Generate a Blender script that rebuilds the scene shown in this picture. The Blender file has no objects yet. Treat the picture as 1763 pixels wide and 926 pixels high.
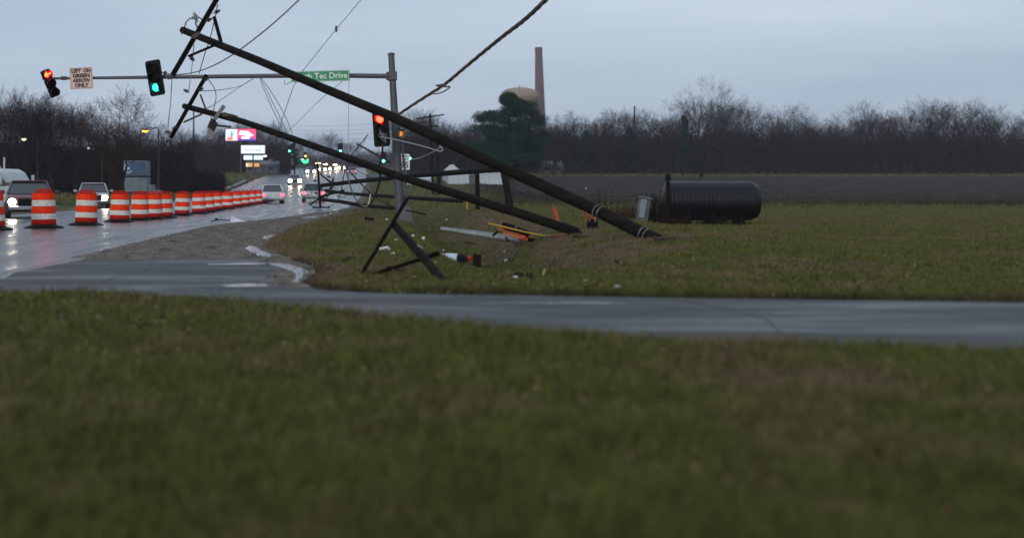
import bpy, math, random
import numpy as np
from mathutils import Vector, Matrix, Euler
from mathutils import noise as mnoise
R = math.radians
rnd = random.Random(7)
nprs = np.random.RandomState(11)
S = bpy.context.scene
COL = S.collection

# ------------------------------------------------------------------ camera
CAMH, F, HX, HY, FW, FH = 1.05, 2400.0, 600.0, 327.0, 1763.0, 926.0
cam_d = bpy.data.cameras.new('camera')
cam = bpy.data.objects.new('camera', cam_d); COL.objects.link(cam)
cam.location = (0, 0, CAMH); cam.rotation_euler = (R(90), 0, 0)
cam_d.sensor_width = 36; cam_d.lens = 36 * F / FW
cam_d.shift_x = (FW / 2 - HX) / FW; cam_d.shift_y = -(FH / 2 - HY) / FW
cam_d.clip_start = 0.1; cam_d.clip_end = 6000
cam_d.dof.use_dof = True; cam_d.dof.focus_distance = 45; cam_d.dof.aperture_fstop = 1.05
S.camera = cam

# ------------------------------------------------------------------ sky and sun
SUN_EL, SUN_AZ = R(15), R(200)
W = bpy.data.worlds.new('World'); S.world = W; W.use_nodes = True
nt = W.node_tree; nt.nodes.clear()
def wn(t, **k):
    n = nt.nodes.new(t)
    for a, b in k.items(): setattr(n, a, b)
    return n
wo = wn('ShaderNodeOutputWorld'); bg = wn('ShaderNodeBackground'); bg.inputs['Strength'].default_value = 0.1
sky = wn('ShaderNodeTexSky', sky_type='NISHITA', sun_disc=False); sky.sun_elevation = SUN_EL; sky.sun_rotation = SUN_AZ
sky.air_density = 1.2; sky.dust_density = 2.0
tc = wn('ShaderNodeTexCoord'); mp = wn('ShaderNodeMapping'); mp.inputs['Scale'].default_value = (1.1, 1.1, 9); mp.inputs['Location'].default_value = (3.1, .4, .2)
no = wn('ShaderNodeTexNoise'); no.inputs['Scale'].default_value = 1.6; no.inputs['Detail'].default_value = 5; no.inputs['Roughness'].default_value = .5
rp = wn('ShaderNodeValToRGB'); rp.color_ramp.elements[0].position = .3; rp.color_ramp.elements[1].position = .72
rp.color_ramp.elements[0].color = (.355, .445, .575, 1); rp.color_ramp.elements[1].color = (.57, .66, .785, 1)
mu = wn('ShaderNodeVectorMath', operation='MULTIPLY'); mu.inputs[1].default_value = (10, 10, 10)
mx = wn('ShaderNodeMix', data_type='RGBA'); mx.inputs['Factor'].default_value = .93
nt.links.new(tc.outputs['Generated'], mp.inputs['Vector']); nt.links.new(mp.outputs[0], no.inputs['Vector'])
nt.links.new(no.outputs['Fac'], rp.inputs['Fac']); nt.links.new(rp.outputs['Color'], mu.inputs[0])
nt.links.new(sky.outputs['Color'], mx.inputs['A']); nt.links.new(mu.outputs[0], mx.inputs['B'])
nt.links.new(mx.outputs['Result'], bg.inputs['Color']); nt.links.new(bg.outputs[0], wo.inputs['Surface'])
sd = bpy.data.lights.new('sun', 'SUN'); sd.energy = 1.0; sd.angle = R(25); sd.color = (1, .95, .88)
sun = bpy.data.objects.new('sun', sd); COL.objects.link(sun)
sun.rotation_euler = (R(90) - SUN_EL, 0, R(-20))
vs = S.view_settings; vs.view_transform = 'Standard'; vs.look = 'None'; vs.exposure = 0.12; vs.gamma = 1; vs.use_curve_mapping = False
cy = S.cycles; cy.use_denoising = True; cy.max_bounces = 6; cy.diffuse_bounces = 2; cy.glossy_bounces = 3; cy.transmission_bounces = 3
cy.volume_bounces = 0; cy.transparent_max_bounces = 6; cy.sample_clamp_indirect = 4; cy.caustics_reflective = False; cy.caustics_refractive = False

# ------------------------------------------------------------------ helpers
def smooth(a, b, x):
    t = np.clip((np.asarray(x, float) - a) / (b - a), 0, 1); return t * t * (3 - 2 * t)
def base(d):
    return np.interp(d, [0, 38, 45, 55, 75, 90, 110, 130, 155, 178, 210, 246, 330, 430, 600, 4000], [0, 0, -.05, -.09, -.09, -.05, 0, .1, .38, .8, 1.75, 2.9, 5.2, 7.8, 9, 9])
EDGE_R = [(3, -4.1), (16, -4.15), (22, -4.0), (31, -3.9), (44, -3.7), (61, -1.9), (84, -.1), (130, .9), (178, 1.7), (246, 3.5), (330, 4.4), (430, 5), (700, 6)]
EDGE_L = [(3, -15.3), (61, -15.3), (84, -15.0), (130, -15.5), (178, -15.4), (246, -16.4), (330, -16.6), (430, -18), (700, -20)]
EDGE_G = [(21.7, -1.08), (25, -1.58), (30, -1.72), (39, -1.6), (56, -1.0), (70, -.1), (90, .68), (110, 1.2), (140, 1.7), (178, 2.3), (246, 4.2), (430, 6), (700, 7)]
def ip(t, d): return np.interp(d, [a for a, b in t], [b for a, b in t])
SIDE_FAR = [(-1.08, 21.7), (-.75, 20.1), (-.49, 18.8), (-.42, 17.4), (-.56, 15.75), (-.32, 14.65), (.1, 14.3), (.47, 14.1), (3.4, 13.5), (6.3, 13), (20, 12.4), (60, 12)]
NEAR = [(-40, 14.8), (-4.5, 14.4), (-2.4, 13.85), (-1.2, 13.0), (0, 11.6), (1, 10.5), (2.2, 9.6), (4, 8.9), (7, 8.3), (14, 8), (60, 7.6)]
def grass_left(d):      # left limit of the grass on the right side of the road
    d = np.asarray(d, float)
    g = ip(EDGE_G, d)
    sx = np.interp(d, [14.3, 14.65, 15.75, 17.4, 18.8, 20.1, 21.7], [.1, -.32, -.56, -.42, -.49, -.75, -1.08])
    g = np.where(d < 21.7, sx, g)
    return g
def grass_mask(x, d):   # >0 where soil and grass lie, in metres from the paved edge
    x = np.asarray(x, float); d = np.asarray(d, float)
    sf = np.interp(x, [-.32, .1, .47, 3.4, 6.3, 20, 60], [14.65, 14.3, 14.1, 13.5, 13, 12.4, 12])
    a = np.where(d > 13.0, np.minimum(x - grass_left(d), np.where(x > -.32, (d - sf), 9e9)), d - sf)
    a = np.where((x < -.9) & (d < 21.7), -1, a)
    b = np.where(x > -4.3, np.interp(x, [p[0] for p in NEAR], [p[1] for p in NEAR]) - d, -1)
    c = ip(EDGE_L, d) - x
    return np.maximum(np.maximum(a, b), c)
def nz(x, y, s, seed=0):
    return (np.sin(x * s * 1.3 + seed) * np.cos(y * s * 1.7 + seed * 2) + .6 * np.sin(x * s * 2.9 + y * s * 2.1 + seed) + .4 * np.cos(x * s * 5.1 - y * s * 4.3 + seed * 3)) / 2
def ground_z(x, d):
    x = np.asarray(x, float); d = np.asarray(d, float)
    m = grass_mask(x, d)
    z = base(d)
    g = smooth(-.02, .12, m) * .075 - .045
    right = smooth(0, 1, x - ip(EDGE_G, d))
    fade = smooth(16.5, 23, d) * (1 - smooth(85, 125, d))
    xc = 2.75 + .022 * (d - 20)
    ditch = -.62 * np.exp(-(np.abs(x - xc) / 1.0) ** 2.6) * fade
    bank = .24 * np.exp(-((x - xc - 3.3) / 1.9) ** 2) * smooth(15, 24, d) * (1 - smooth(50, 80, d))
    far_r = -.12 * smooth(6, 14, x) * smooth(30, 60, d) * (1 - smooth(110, 170, d))
    bump = .022 * nz(x, d, 1.1, 1) + .012 * nz(x, d, 3.3, 2)
    bump = (bump + .035 * np.clip(nz(x, d, .9, 12), 0, 1) * (x > 2)) * smooth(.0, .6, m) * (1 + smooth(60, 300, d) * 4)
    left = .15 * smooth(.5, 6, ip(EDGE_L, d) - x)
    return z + g + (ditch + bank + far_r) * right + bump + left
def P(px, py, d): return Vector(((px - HX) / F * d, d, CAMH + (HY - py) / F * d))
def G(px, py, lo=4, hi=420):
    d = lo; 
    while d < hi:
        p = P(px, py, d)
        if p.z <= float(ground_z(p.x, d)): return Vector((p.x, d, float(ground_z(p.x, d))))
        d *= 1.004
    return P(px, py, hi)
def GZ(px, d):
    x = (px - HX) / F * d; return Vector((x, d, float(ground_z(x, d))))

MATS = {}
def mat(name, col, rough=.6, metal=0., emit=None, es=0., noise=None, nscale=6., bump=0., coat=0., spec=.5, stretch=(1, 1, 1), rvar=0.):
    if name in MATS: return MATS[name]
    m = bpy.data.materials.new(name); m.use_nodes = True
    t = m.node_tree; b = t.nodes['Principled BSDF']
    b.inputs['Base Color'].default_value = (*col, 1); b.inputs['Roughness'].default_value = rough; b.inputs['Metallic'].default_value = metal
    b.inputs['Coat Weight'].default_value = coat; b.inputs['Specular IOR Level'].default_value = spec
    if emit: b.inputs['Emission Color'].default_value = (*emit, 1); b.inputs['Emission Strength'].default_value = es
    if noise or bump or rvar:
        c = t.nodes.new('ShaderNodeTexCoord'); mp = t.nodes.new('ShaderNodeMapping'); mp.inputs['Scale'].default_value = stretch
        n = t.nodes.new('ShaderNodeTexNoise'); n.inputs['Scale'].default_value = nscale; n.inputs['Detail'].default_value = 6; n.inputs['Roughness'].default_value = .62
        t.links.new(c.outputs['Object'], mp.inputs[0]); t.links.new(mp.outputs[0], n.inputs['Vector'])
        if noise:
            r = t.nodes.new('ShaderNodeValToRGB'); r.color_ramp.elements[0].position = .33; r.color_ramp.elements[1].position = .68
            r.color_ramp.elements[0].color = (*col, 1); r.color_ramp.elements[1].color = (*noise, 1)
            t.links.new(n.outputs['Fac'], r.inputs[0]); t.links.new(r.outputs[0], b.inputs['Base Color'])
        if bump:
            bp = t.nodes.new('ShaderNodeBump'); bp.inputs['Strength'].default_value = bump; bp.inputs['Distance'].default_value = .02
            t.links.new(n.outputs['Fac'], bp.inputs['Height']); t.links.new(bp.outputs[0], b.inputs['Normal'])
        if rvar:
            mr = t.nodes.new('ShaderNodeMapRange'); mr.inputs['From Min'].default_value = .3; mr.inputs['From Max'].default_value = .7
            mr.inputs['To Min'].default_value = max(.02, rough - rvar); mr.inputs['To Max'].default_value = min(1, rough + rvar)
            t.links.new(n.outputs['Fac'], mr.inputs['Value']); t.links.new(mr.outputs[0], b.inputs['Roughness'])
    MATS[name] = m
    return m

def tag(o, label=None, cat=None, group=None, kind=None):
    if label: o['label'] = label
    if cat: o['category'] = cat
    if group: o['group'] = group
    if kind: o['kind'] = kind
    return o
ORIG = {}
def empty(name, loc, rot=(0, 0, 0), label=None, cat=None, group=None):
    o = bpy.data.objects.new(name, None); COL.objects.link(o); o.location = loc; o.rotation_euler = rot; o.empty_display_size = .2
    tag(o, label, cat, group); ORIG[o] = Vector(loc); return o
class MB:
    def __init__(s): s.v = []; s.f = []; s.mi = []; s.cur = 0
    def add(s, vs, fs):
        n = len(s.v); s.v += [tuple(v) for v in vs]
        for f in fs: s.f.append(tuple(i + n for i in f)); s.mi.append(s.cur)
        return s
    def box(s, c, sz, rot=None, taper=1.0, bev=0.0):
        x, y, z = (k / 2 for k in sz); M = rot.to_matrix() if isinstance(rot, Euler) else rot
        if bev > 0:
            b = min(bev, x * .9, y * .9, z * .9); vs = []; fs = []
            for iz in (-1, 1):
                for (dx, dy) in ((-x + b, -y), (x - b, -y), (x, -y + b), (x, y - b), (x - b, y), (-x + b, y), (-x, y - b), (-x, -y + b)):
                    vs.append((dx, dy, iz * (z - b)))
            cap = []
            for iz in (-1, 1):
                for (dx, dy) in ((-x + b, -y + b), (x - b, -y + b), (x - b, y - b), (-x + b, y - b)): cap.append((dx, dy, iz * z))
            vs += cap
            for i in range(8): fs.append((i, (i + 1) % 8, 8 + (i + 1) % 8, 8 + i))
            for k, o in ((0, 16), (8, 20)):
                q = [(k, k + 1, o + 1, o), (k + 1, k + 2, o + 1), (k + 2, k + 3, o + 2, o + 1), (k + 3, k + 4, o + 2), (k + 4, k + 5, o + 3, o + 2), (k + 5, k + 6, o + 3), (k + 6, k + 7, o, o + 3), (k + 7, k, o), (o, o + 1, o + 2, o + 3)]
                fs += [tuple(reversed(a)) for a in q] if k == 0 else q
            vs = [Vector(v) for v in vs]
        else:
            vs = [Vector((a * x * (taper if cc > 0 else 1), bb * y * (taper if cc > 0 else 1), cc * z)) for cc in (-1, 1) for a, bb in ((-1, -1), (1, -1), (1, 1), (-1, 1))]
            fs = [(3, 2, 1, 0), (4, 5, 6, 7), (0, 1, 5, 4), (1, 2, 6, 5), (2, 3, 7, 6), (3, 0, 4, 7)]
        if M is not None: vs = [M @ v for v in vs]
        return s.add([Vector(c) + v for v in vs], fs)
    def beam(s, a, b, w, h=None, up=(0, 1, 0), bev=0.0):
        a = Vector(a); b = Vector(b); h = h or w; z = (b - a); L = z.length; z.normalize()
        y = Vector(up); y = (y - z * y.dot(z)).normalized(); x = y.cross(z)
        M = Matrix((x, y, z)).transposed()
        return s.box((a + b) / 2, (w, h, L), M, bev=bev)
    def tube(s, pts, rad, n=8, cap=True, rough=0.0):
        pts = [Vector(p) for p in pts]; k = len(pts)
        if not hasattr(rad, '__len__'): rad = [rad] * k
        vs = []; fs = []; prev = None
        for i, p in enumerate(pts):
            t = (pts[min(i + 1, k - 1)] - pts[max(i - 1, 0)])
            if t.length < 1e-9: t = Vector((0, 0, 1))
            t.normalize()
            if prev is None:
                u = t.cross(Vector((0, 0, 1)) if abs(t.z) < .9 else Vector((1, 0, 0))).normalized()
            else: u = (prev - t * prev.dot(t)).normalized()
            prev = u; w = t.cross(u)
            for j in range(n):
                a = 2 * math.pi * j / n; r = rad[i] * (1 + (rnd.uniform(-rough, rough) if rough else 0))
                vs.append(p + (u * math.cos(a) + w * math.sin(a)) * r)
        for i in range(k - 1):
            for j in range(n): fs.append((i * n + j, i * n + (j + 1) % n, (i + 1) * n + (j + 1) % n, (i + 1) * n + j))
        if cap: fs.append(tuple(range(n - 1, -1, -1))); fs.append(tuple((k - 1) * n + j for j in range(n)))
        return s.add(vs, fs)
    def lathe(s, prof, n=20, c=(0, 0, 0), M=None):
        vs = []; fs = []
        for r, z in prof:
            for j in range(n):
                a = 2 * math.pi * j / n; v = Vector((r * math.cos(a), r * math.sin(a), z)); vs.append(Vector(c) + (M @ v if M else v))
        for i in range(len(prof) - 1):
            for j in range(n): fs.append((i * n + j, i * n + (j + 1) % n, (i + 1) * n + (j + 1) % n, (i + 1) * n + j))
        if prof[0][0] > 1e-6: fs.append(tuple(range(n - 1, -1, -1)))
        if prof[-1][0] > 1e-6: fs.append(tuple((len(prof) - 1) * n + j for j in range(n)))
        return s.add(vs, fs)
    def prism(s, pts, x0, x1, w0=1.0):      # pts (y,z) outline swept along x
        n = len(pts); vs = [(x0, y, z) for y, z in pts] + [(x1, y, z) for y, z in pts]
        fs = [tuple(range(n)), tuple(range(2 * n - 1, n - 1, -1))] + [(i, i + n, (i + 1) % n + n, (i + 1) % n) for i in range(n)]
        return s.add(vs, fs)
    def build(s, name, m, parent=None, smooth_=True, world=False, bevel=0, sharp=40):
        vs = s.v
        if world and parent is not None: o_ = ORIG[parent]; vs = [tuple(Vector(v) - o_) for v in vs]
        me = bpy.data.meshes.new(name); me.from_pydata(vs, [], s.f); me.validate(); me.update()
        for mm in (m if isinstance(m, (list, tuple)) else [m]): me.materials.append(mm)
        if len(me.materials) > 1: me.polygons.foreach_set('material_index', s.mi[:len(me.polygons)])
        if smooth_:
            me.polygons.foreach_set('use_smooth', [True] * len(me.polygons))
            me.set_sharp_from_angle(angle=R(sharp))
        ob = bpy.data.objects.new(name, me); COL.objects.link(ob)
        if parent is not None: ob.parent = parent; ORIG[ob] = ORIG.get(parent, Vector())
        if bevel:
            bm_ = ob.modifiers.new('b', 'BEVEL'); bm_.width = bevel; bm_.segments = 2; bm_.limit_method = 'ANGLE'
        return ob
    def solo(s, name, m, label, cat, group=None, kind=None, **k):   # one-mesh thing whose origin sits at its lowest middle
        a = np.array(s.v); c = Vector((a[:, 0].mean(), a[:, 1].mean(), a[:, 2].min()))
        s.v = [tuple(Vector(v) - c) for v in s.v]
        o = s.build(name, m, **k); o.location = c; tag(o, label, cat, group, kind); return o
def np_mesh(name, V, Fc, m, smooth_=True, parent=None):
    me = bpy.data.meshes.new(name); V = np.asarray(V, np.float32); Fc = np.asarray(Fc, np.int32); k = Fc.shape[1]
    me.vertices.add(len(V)); me.vertices.foreach_set('co', V.ravel())
    me.loops.add(Fc.size); me.loops.foreach_set('vertex_index', Fc.ravel())
    me.polygons.add(len(Fc)); me.polygons.foreach_set('loop_start', np.arange(0, Fc.size, k, dtype=np.int32))
    me.polygons.foreach_set('loop_total', np.full(len(Fc), k, np.int32))
    if smooth_: me.polygons.foreach_set('use_smooth', np.ones(len(Fc), bool))
    me.update(calc_edges=True); me.materials.append(m)
    o = bpy.data.objects.new(name, me); COL.objects.link(o)
    if parent: o.parent = parent
    return o
def copy_tree(o, parent=None, keep=True):
    c = o.copy(); COL.objects.link(c); c.parent = parent
    for ch in list(o.children): copy_tree(ch, c)
    return c
def lettering(txt, size, m, parent, x, z, y=-.012, bold=.0, name='lettering', wide=None):
    cu = bpy.data.curves.new('t', 'FONT'); cu.body = txt; cu.size = size; cu.align_x = 'CENTER'; cu.align_y = 'CENTER'; cu.offset = bold; cu.extrude = .001; cu.resolution_u = 3
    ob = bpy.data.objects.new('t', cu); COL.objects.link(ob); bpy.context.view_layer.update()
    me = bpy.data.meshes.new_from_object(ob.evaluated_get(bpy.context.evaluated_depsgraph_get()))
    bpy.data.objects.remove(ob); me.name = name
    xs = [v.co.x for v in me.vertices]; w = max(xs) - min(xs); sc = (wide / w) if wide else 1
    for v in me.vertices: a, b, c = v.co; v.co = (a * sc + x, y - c, b + z)
    me.materials.clear(); me.materials.append(m)
    o = bpy.data.objects.new(name, me); COL.objects.link(o); o.parent = parent; return o

# ------------------------------------------------------------------ ground materials
def ground_mat(name, kind):
    m = bpy.data.materials.new(name); m.use_nodes = True; t = m.node_tree; b = t.nodes['Principled BSDF']; L = t.links.new
    geo = t.nodes.new('ShaderNodeNewGeometry')
    def noise(scale, stretch=(1, 1, 1), det=6, rough=.6, dist=0):
        mp = t.nodes.new('ShaderNodeMapping'); mp.inputs['Scale'].default_value = stretch; L(geo.outputs['Position'], mp.inputs[0])
        n = t.nodes.new('ShaderNodeTexNoise'); n.inputs['Scale'].default_value = scale; n.inputs['Detail'].default_value = det; n.inputs['Roughness'].default_value = rough; n.inputs['Distortion'].default_value = dist
        L(mp.outputs[0], n.inputs['Vector']); return n.outputs['Fac']
    def ramp(f, stops):
        r = t.nodes.new('ShaderNodeValToRGB'); e = r.color_ramp.elements
        while len(e) < len(stops): e.new(.5)
        for i, (p, c) in enumerate(stops): e[i].position = p; e[i].color = (*c, 1) if len(c) == 3 else c
        L(f, r.inputs[0]); return r.outputs[0]
    def mix(f, a, c):
        x = t.nodes.new('ShaderNodeMix'); x.data_type = 'RGBA'
        if hasattr(f, 'links'): L(f, x.inputs['Factor'])
        else: x.inputs['Factor'].default_value = f
        L(a, x.inputs['A']); L(c, x.inputs['B']); return x.outputs['Result']
    def bump(f, s, dist=.02):
        bp = t.nodes.new('ShaderNodeBump'); bp.inputs['Strength'].default_value = s; bp.inputs['Distance'].default_value = dist; L(f, bp.inputs['Height']); L(bp.outputs[0], b.inputs['Normal'])
    def rng(f, a, c, lo=.35, hi=.65):
        mr = t.nodes.new('ShaderNodeMapRange'); mr.inputs['From Min'].default_value = lo; mr.inputs['From Max'].default_value = hi; mr.inputs['To Min'].default_value = a; mr.inputs['To Max'].default_value = c; L(f, mr.inputs['Value']); return mr.outputs[0]
    g3 = lambda v: (v, v, v)
    if kind in ('grass', 'blade'):
        a = noise(.62, (1, .7, 1), det=5); c = noise(5, det=6)
        k = 1.9 if kind == 'blade' else 1.45
        green = ramp(c, [(.3, (.030 * k, .034 * k, .009 * k)), (.7, (.072 * k, .076 * k, .019 * k))])
        brown = ramp(c, [(.3, (.050 * k, .038 * k, .022 * k)), (.7, (.105 * k, .078 * k, .045 * k))])
        def att(nm):
            q = t.nodes.new('ShaderNodeAttribute'); q.attribute_name = nm; return q.outputs['Fac']
        m5 = t.nodes.new('ShaderNodeMath'); m5.operation = 'MULTIPLY_ADD'; m5.inputs[1].default_value = .34; L(att('dry'), m5.inputs[0]); L(a, m5.inputs[2])
        f = ramp(m5.outputs[0], [(.50, g3(0)), (.66, g3(1))])
        soil = ramp(noise(.9, (.35, 1.2, 1), 8, .75), [(.36, (.007, .006, .0055)), (.5, (.024, .019, .015)), (.64, (.066, .054, .035))])
        base_c = mix(f, green, brown); mud = ramp(noise(4, det=6), [(.35, (.010, .009, .008)), (.65, (.035, .028, .022))])
        base_c = mix(att('mud'), base_c, mud); base_c = mix(att('soil'), base_c, soil)
        L(base_c, b.inputs['Base Color']); b.inputs['Roughness'].default_value = .85; b.inputs['Specular IOR Level'].default_value = .12
        if kind == 'grass': bump(noise(28, det=4), .9, .05)
    elif kind == 'road':
        st = noise(1.0, (3.2, .16, 1), 5); fine = noise(60, det=3); patch = noise(.5, (1.6, .35, 1), 4, dist=1)
        L(ramp(patch, [(.3, (.030, .031, .036)), (.7, (.058, .058, .064))]), b.inputs['Base Color'])
        L(rng(st, .18, .40), b.inputs['Roughness']); b.inputs['Specular IOR Level'].default_value = .42
        mh = t.nodes.new('ShaderNodeMath'); mh.operation = 'MULTIPLY_ADD'; mh.inputs[1].default_value = 1.6; L(noise(2.2, (1, .5, 1), 4), mh.inputs[0]); L(fine, mh.inputs[2])
        bump(mh.outputs[0], .12, .005)
    elif kind == 'side':
        st = noise(.9, (.30, 1.3, 1), 7, .68, dist=.8); fine = noise(90, det=3)
        L(ramp(st, [(.3, (.034, .034, .034)), (.7, (.070, .068, .066))]), b.inputs['Base Color'])
        L(rng(st, .34, .80), b.inputs['Roughness']); b.inputs['Specular IOR Level'].default_value = .24
        bump(fine, .5, .006)
    elif kind == 'gravel':
        vo = t.nodes.new('ShaderNodeTexVoronoi'); vo.inputs['Scale'].default_value = 28; L(geo.outputs['Position'], vo.inputs['Vector'])
        c1 = ramp(noise(4, (1, .35, 1), 8, .8), [(.36, (.035, .026, .020)), (.5, (.105, .083, .065)), (.66, (.24, .20, .16))])
        L(c1, b.inputs['Base Color']); L(rng(noise(.7, det=4), .5, .95), b.inputs['Roughness']); b.inputs['Specular IOR Level'].default_value = .08
        bump(vo.outputs['Distance'], .8, .03)
    elif kind == 'field':
        L(ramp(noise(.35, (1, 2.2, 1), 8, .7), [(.3, (.016, .014, .013)), (.5, (.027, .023, .020)), (.72, (.050, .043, .032))]), b.inputs['Base Color']); b.inputs['Roughness'].default_value = 1; b.inputs['Specular IOR Level'].default_value = 0
        bump(noise(3, det=6), 1, .15)
    elif kind == 'water':
        b.inputs['Base Color'].default_value = (.03, .03, .03, 1); b.inputs['Roughness'].default_value = .15; b.inputs['Specular IOR Level'].default_value = .8
        bump(noise(6, det=3), .10, .01)
    return m
M_grass = ground_mat('grass_ground', 'grass'); M_blade = ground_mat('grass_blade', 'blade'); M_road = ground_mat('wet_asphalt', 'road')
M_side = ground_mat('damp_pavement', 'side'); M_gravel = ground_mat('wet_gravel', 'gravel'); M_field = ground_mat('tilled_soil', 'field'); M_water = ground_mat('puddle_water', 'water')

# ------------------------------------------------------------------ ground sheets
ds = [1.5]
while ds[-1] < 3500: ds.append(ds[-1] + max(.1, ds[-1] * .0095))
ds = np.array(ds)
xs = [0.0]; st = .11
while xs[-1] < 2500:
    if xs[-1] > 9: st *= 1.07
    xs.append(xs[-1] + st)
xs = np.array(xs); xs = np.concatenate([-xs[:0:-1], xs]) + 1.5
XX, DD = np.meshgrid(xs, ds); ZZ = ground_z(XX, DD)
V = np.stack([XX.ravel(), DD.ravel(), ZZ.ravel()], 1); nc = len(xs)
i = (np.arange(len(ds) - 1)[:, None] * nc + np.arange(nc - 1)[None]).ravel()
g = np_mesh('ground', V, np.stack([i, i + 1, i + nc + 1, i + nc], 1), M_grass); tag(g, kind='structure'); GV = V
def strip(name, dlist, fa, fb, m, off, n=10, kind='structure'):
    V = []; dl = np.array(dlist)
    for d in dl:
        a, c = float(fa(d)), float(fb(d))
        for j in range(n + 1): V.append((a + (c - a) * j / n, d, float(base(d)) + off))
    w = n + 1; i = (np.arange(len(dl) - 1)[:, None] * w + np.arange(n)[None]).ravel()
    return tag(np_mesh(name, V, np.stack([i, i + 1, i + w + 1, i + w], 1), m), kind=kind)
dr = np.concatenate([np.linspace(3, 60, 60), np.geomspace(61, 900, 90)])
strip('road', dr, lambda d: ip(EDGE_L, d), lambda d: ip(EDGE_R, d) + .07 * math.sin(d * 1.3) + .05 * math.sin(d * 3.1), M_road, .008)
strip('gravel_shoulder', np.linspace(21.3, 700, 900), lambda d: ip(EDGE_R, d) - .3, lambda d: ip(EDGE_G, d) + .10, M_gravel, .003, 8)
side = [(-4.6, 21.8)] + [(-4.6 + .11 * k, 21.75 + .22 * math.sin(k * 1.1) + .13 * math.sin(k * 2.7)) for k in range(1, 31)] + SIDE_FAR + [(60, 7.5)] + [(x, y - .1) for x, y in NEAR[::-1] if x > -4.6] + [(-4.6, 14.3)]
me = bpy.data.meshes.new('side_street'); me.from_pydata([(x, y, .0045) for x, y in side], [], [tuple(range(len(side)))]); me.materials.append(M_side)
o = bpy.data.objects.new('side_street', me); COL.objects.link(o); tag(o, kind='structure')
# puddles along the ragged edge of the verge
PUD = []
def puddle(pts, off=.010):
    W_ = [Vector(((x - HX) / F * (CAMH * F / (y - HY)), CAMH * F / (y - HY), 0)) for x, y in pts]
    out = []
    n = len(W_)
    for a in range(n):
        p0, p1, p2, p3 = W_[a - 1], W_[a], W_[(a + 1) % n], W_[(a + 2) % n]
        for k in range(6):
            t = k / 6; q = .5 * ((2 * p1) + (p2 - p0) * t + (2 * p0 - 5 * p1 + 4 * p2 - p3) * t * t + (3 * p1 - p0 - 3 * p2 + p3) * t ** 3)
            q.x += .02 * math.sin(q.y * 17); out.append(q)
    c = sum(out, Vector()) / len(out); PUD.append([(q.x, q.y) for q in out])
    me = bpy.data.meshes.new('puddle'); me.from_pydata([(q.x - c.x, q.y - c.y, 0) for q in out], [], [tuple(range(len(out)))]); me.materials.append(M_water)
    o = bpy.data.objects.new('puddle', me); COL.objects.link(o); o.location = (c.x, c.y, off); tag(o, kind='structure')
puddle([(422, 428), (436, 424), (450, 432), (468, 441), (462, 444), (440, 440)], .013)
puddle([(450, 409), (470, 404), (492, 405), (478, 410), (458, 414)], .011)
puddle([(462, 455), (490, 456), (512, 461), (530, 468), (522, 476), (512, 488), (503, 486), (509, 475), (498, 467), (478, 461)], .015)
puddle([(520, 371), (560, 366), (585, 361), (560, 369), (530, 374)], .012 + float(base(60)))
0 and puddle([(-12, 484), (60, 466), (130, 452), (120, 458), (50, 476), (-8, 490)], .016)

# grass: mown blades, thick near, thinner far
def set_att(o, x, d):
    m = grass_mask(x, d); xc = 2.75 + .022 * (d - 20); on_r = smooth(0, .3, x - ip(EDGE_G, d)); j = .5 + .5 * nz(x, d, 1.9, 7); j2 = .5 + .5 * nz(x, d, .8, 4)
    dry = np.exp(-(m / .55) ** 2) * (x < 4) * (d > 13) * smooth(14, 18, d) + on_r * smooth(17, 22, d) * np.exp(-((x - xc - 1.5) / .9) ** 2) * (.15 + .6 * j) * (1 - smooth(45, 70, d)) + .45 * on_r * j2 * j * smooth(30, 45, d) * (1 - smooth(60, 100, d)) + .5 * (j > .93)
    mud = on_r * np.exp(-((x - xc) / .4) ** 2) * np.exp(-((d - 24.5) / 3.2) ** 2) * .95 + .75 * np.exp(-(m / .16) ** 2) * (d < 21) * (d > 13) * (j > .25) + .5 * (nz(x, d, 3.1, 9) > .82) * (d > 13)
    soil = smooth(-2, 4, x - np.interp(d, [96, 282], [12.5, 20]) + 1.5 * nz(x, d, .25, 3)) * smooth(-6, 8, d - 112 + 14 * nz(x, x * .3, .045, 1) + 5 * nz(x, d, .4, 1) + .05 * np.minimum(x, 100)) * (1 - smooth(-2, 3, d - 268 + 2 * nz(x, d, .07, 5)))
    for nm, v in (('dry', dry), ('mud', mud), ('soil', soil)):
        at = o.data.attributes.new(nm, 'FLOAT', 'POINT'); at.data.foreach_set('value', np.clip(v, 0, 1).astype(np.float32))
set_att(g, GV[:, 0], GV[:, 1])
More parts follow.
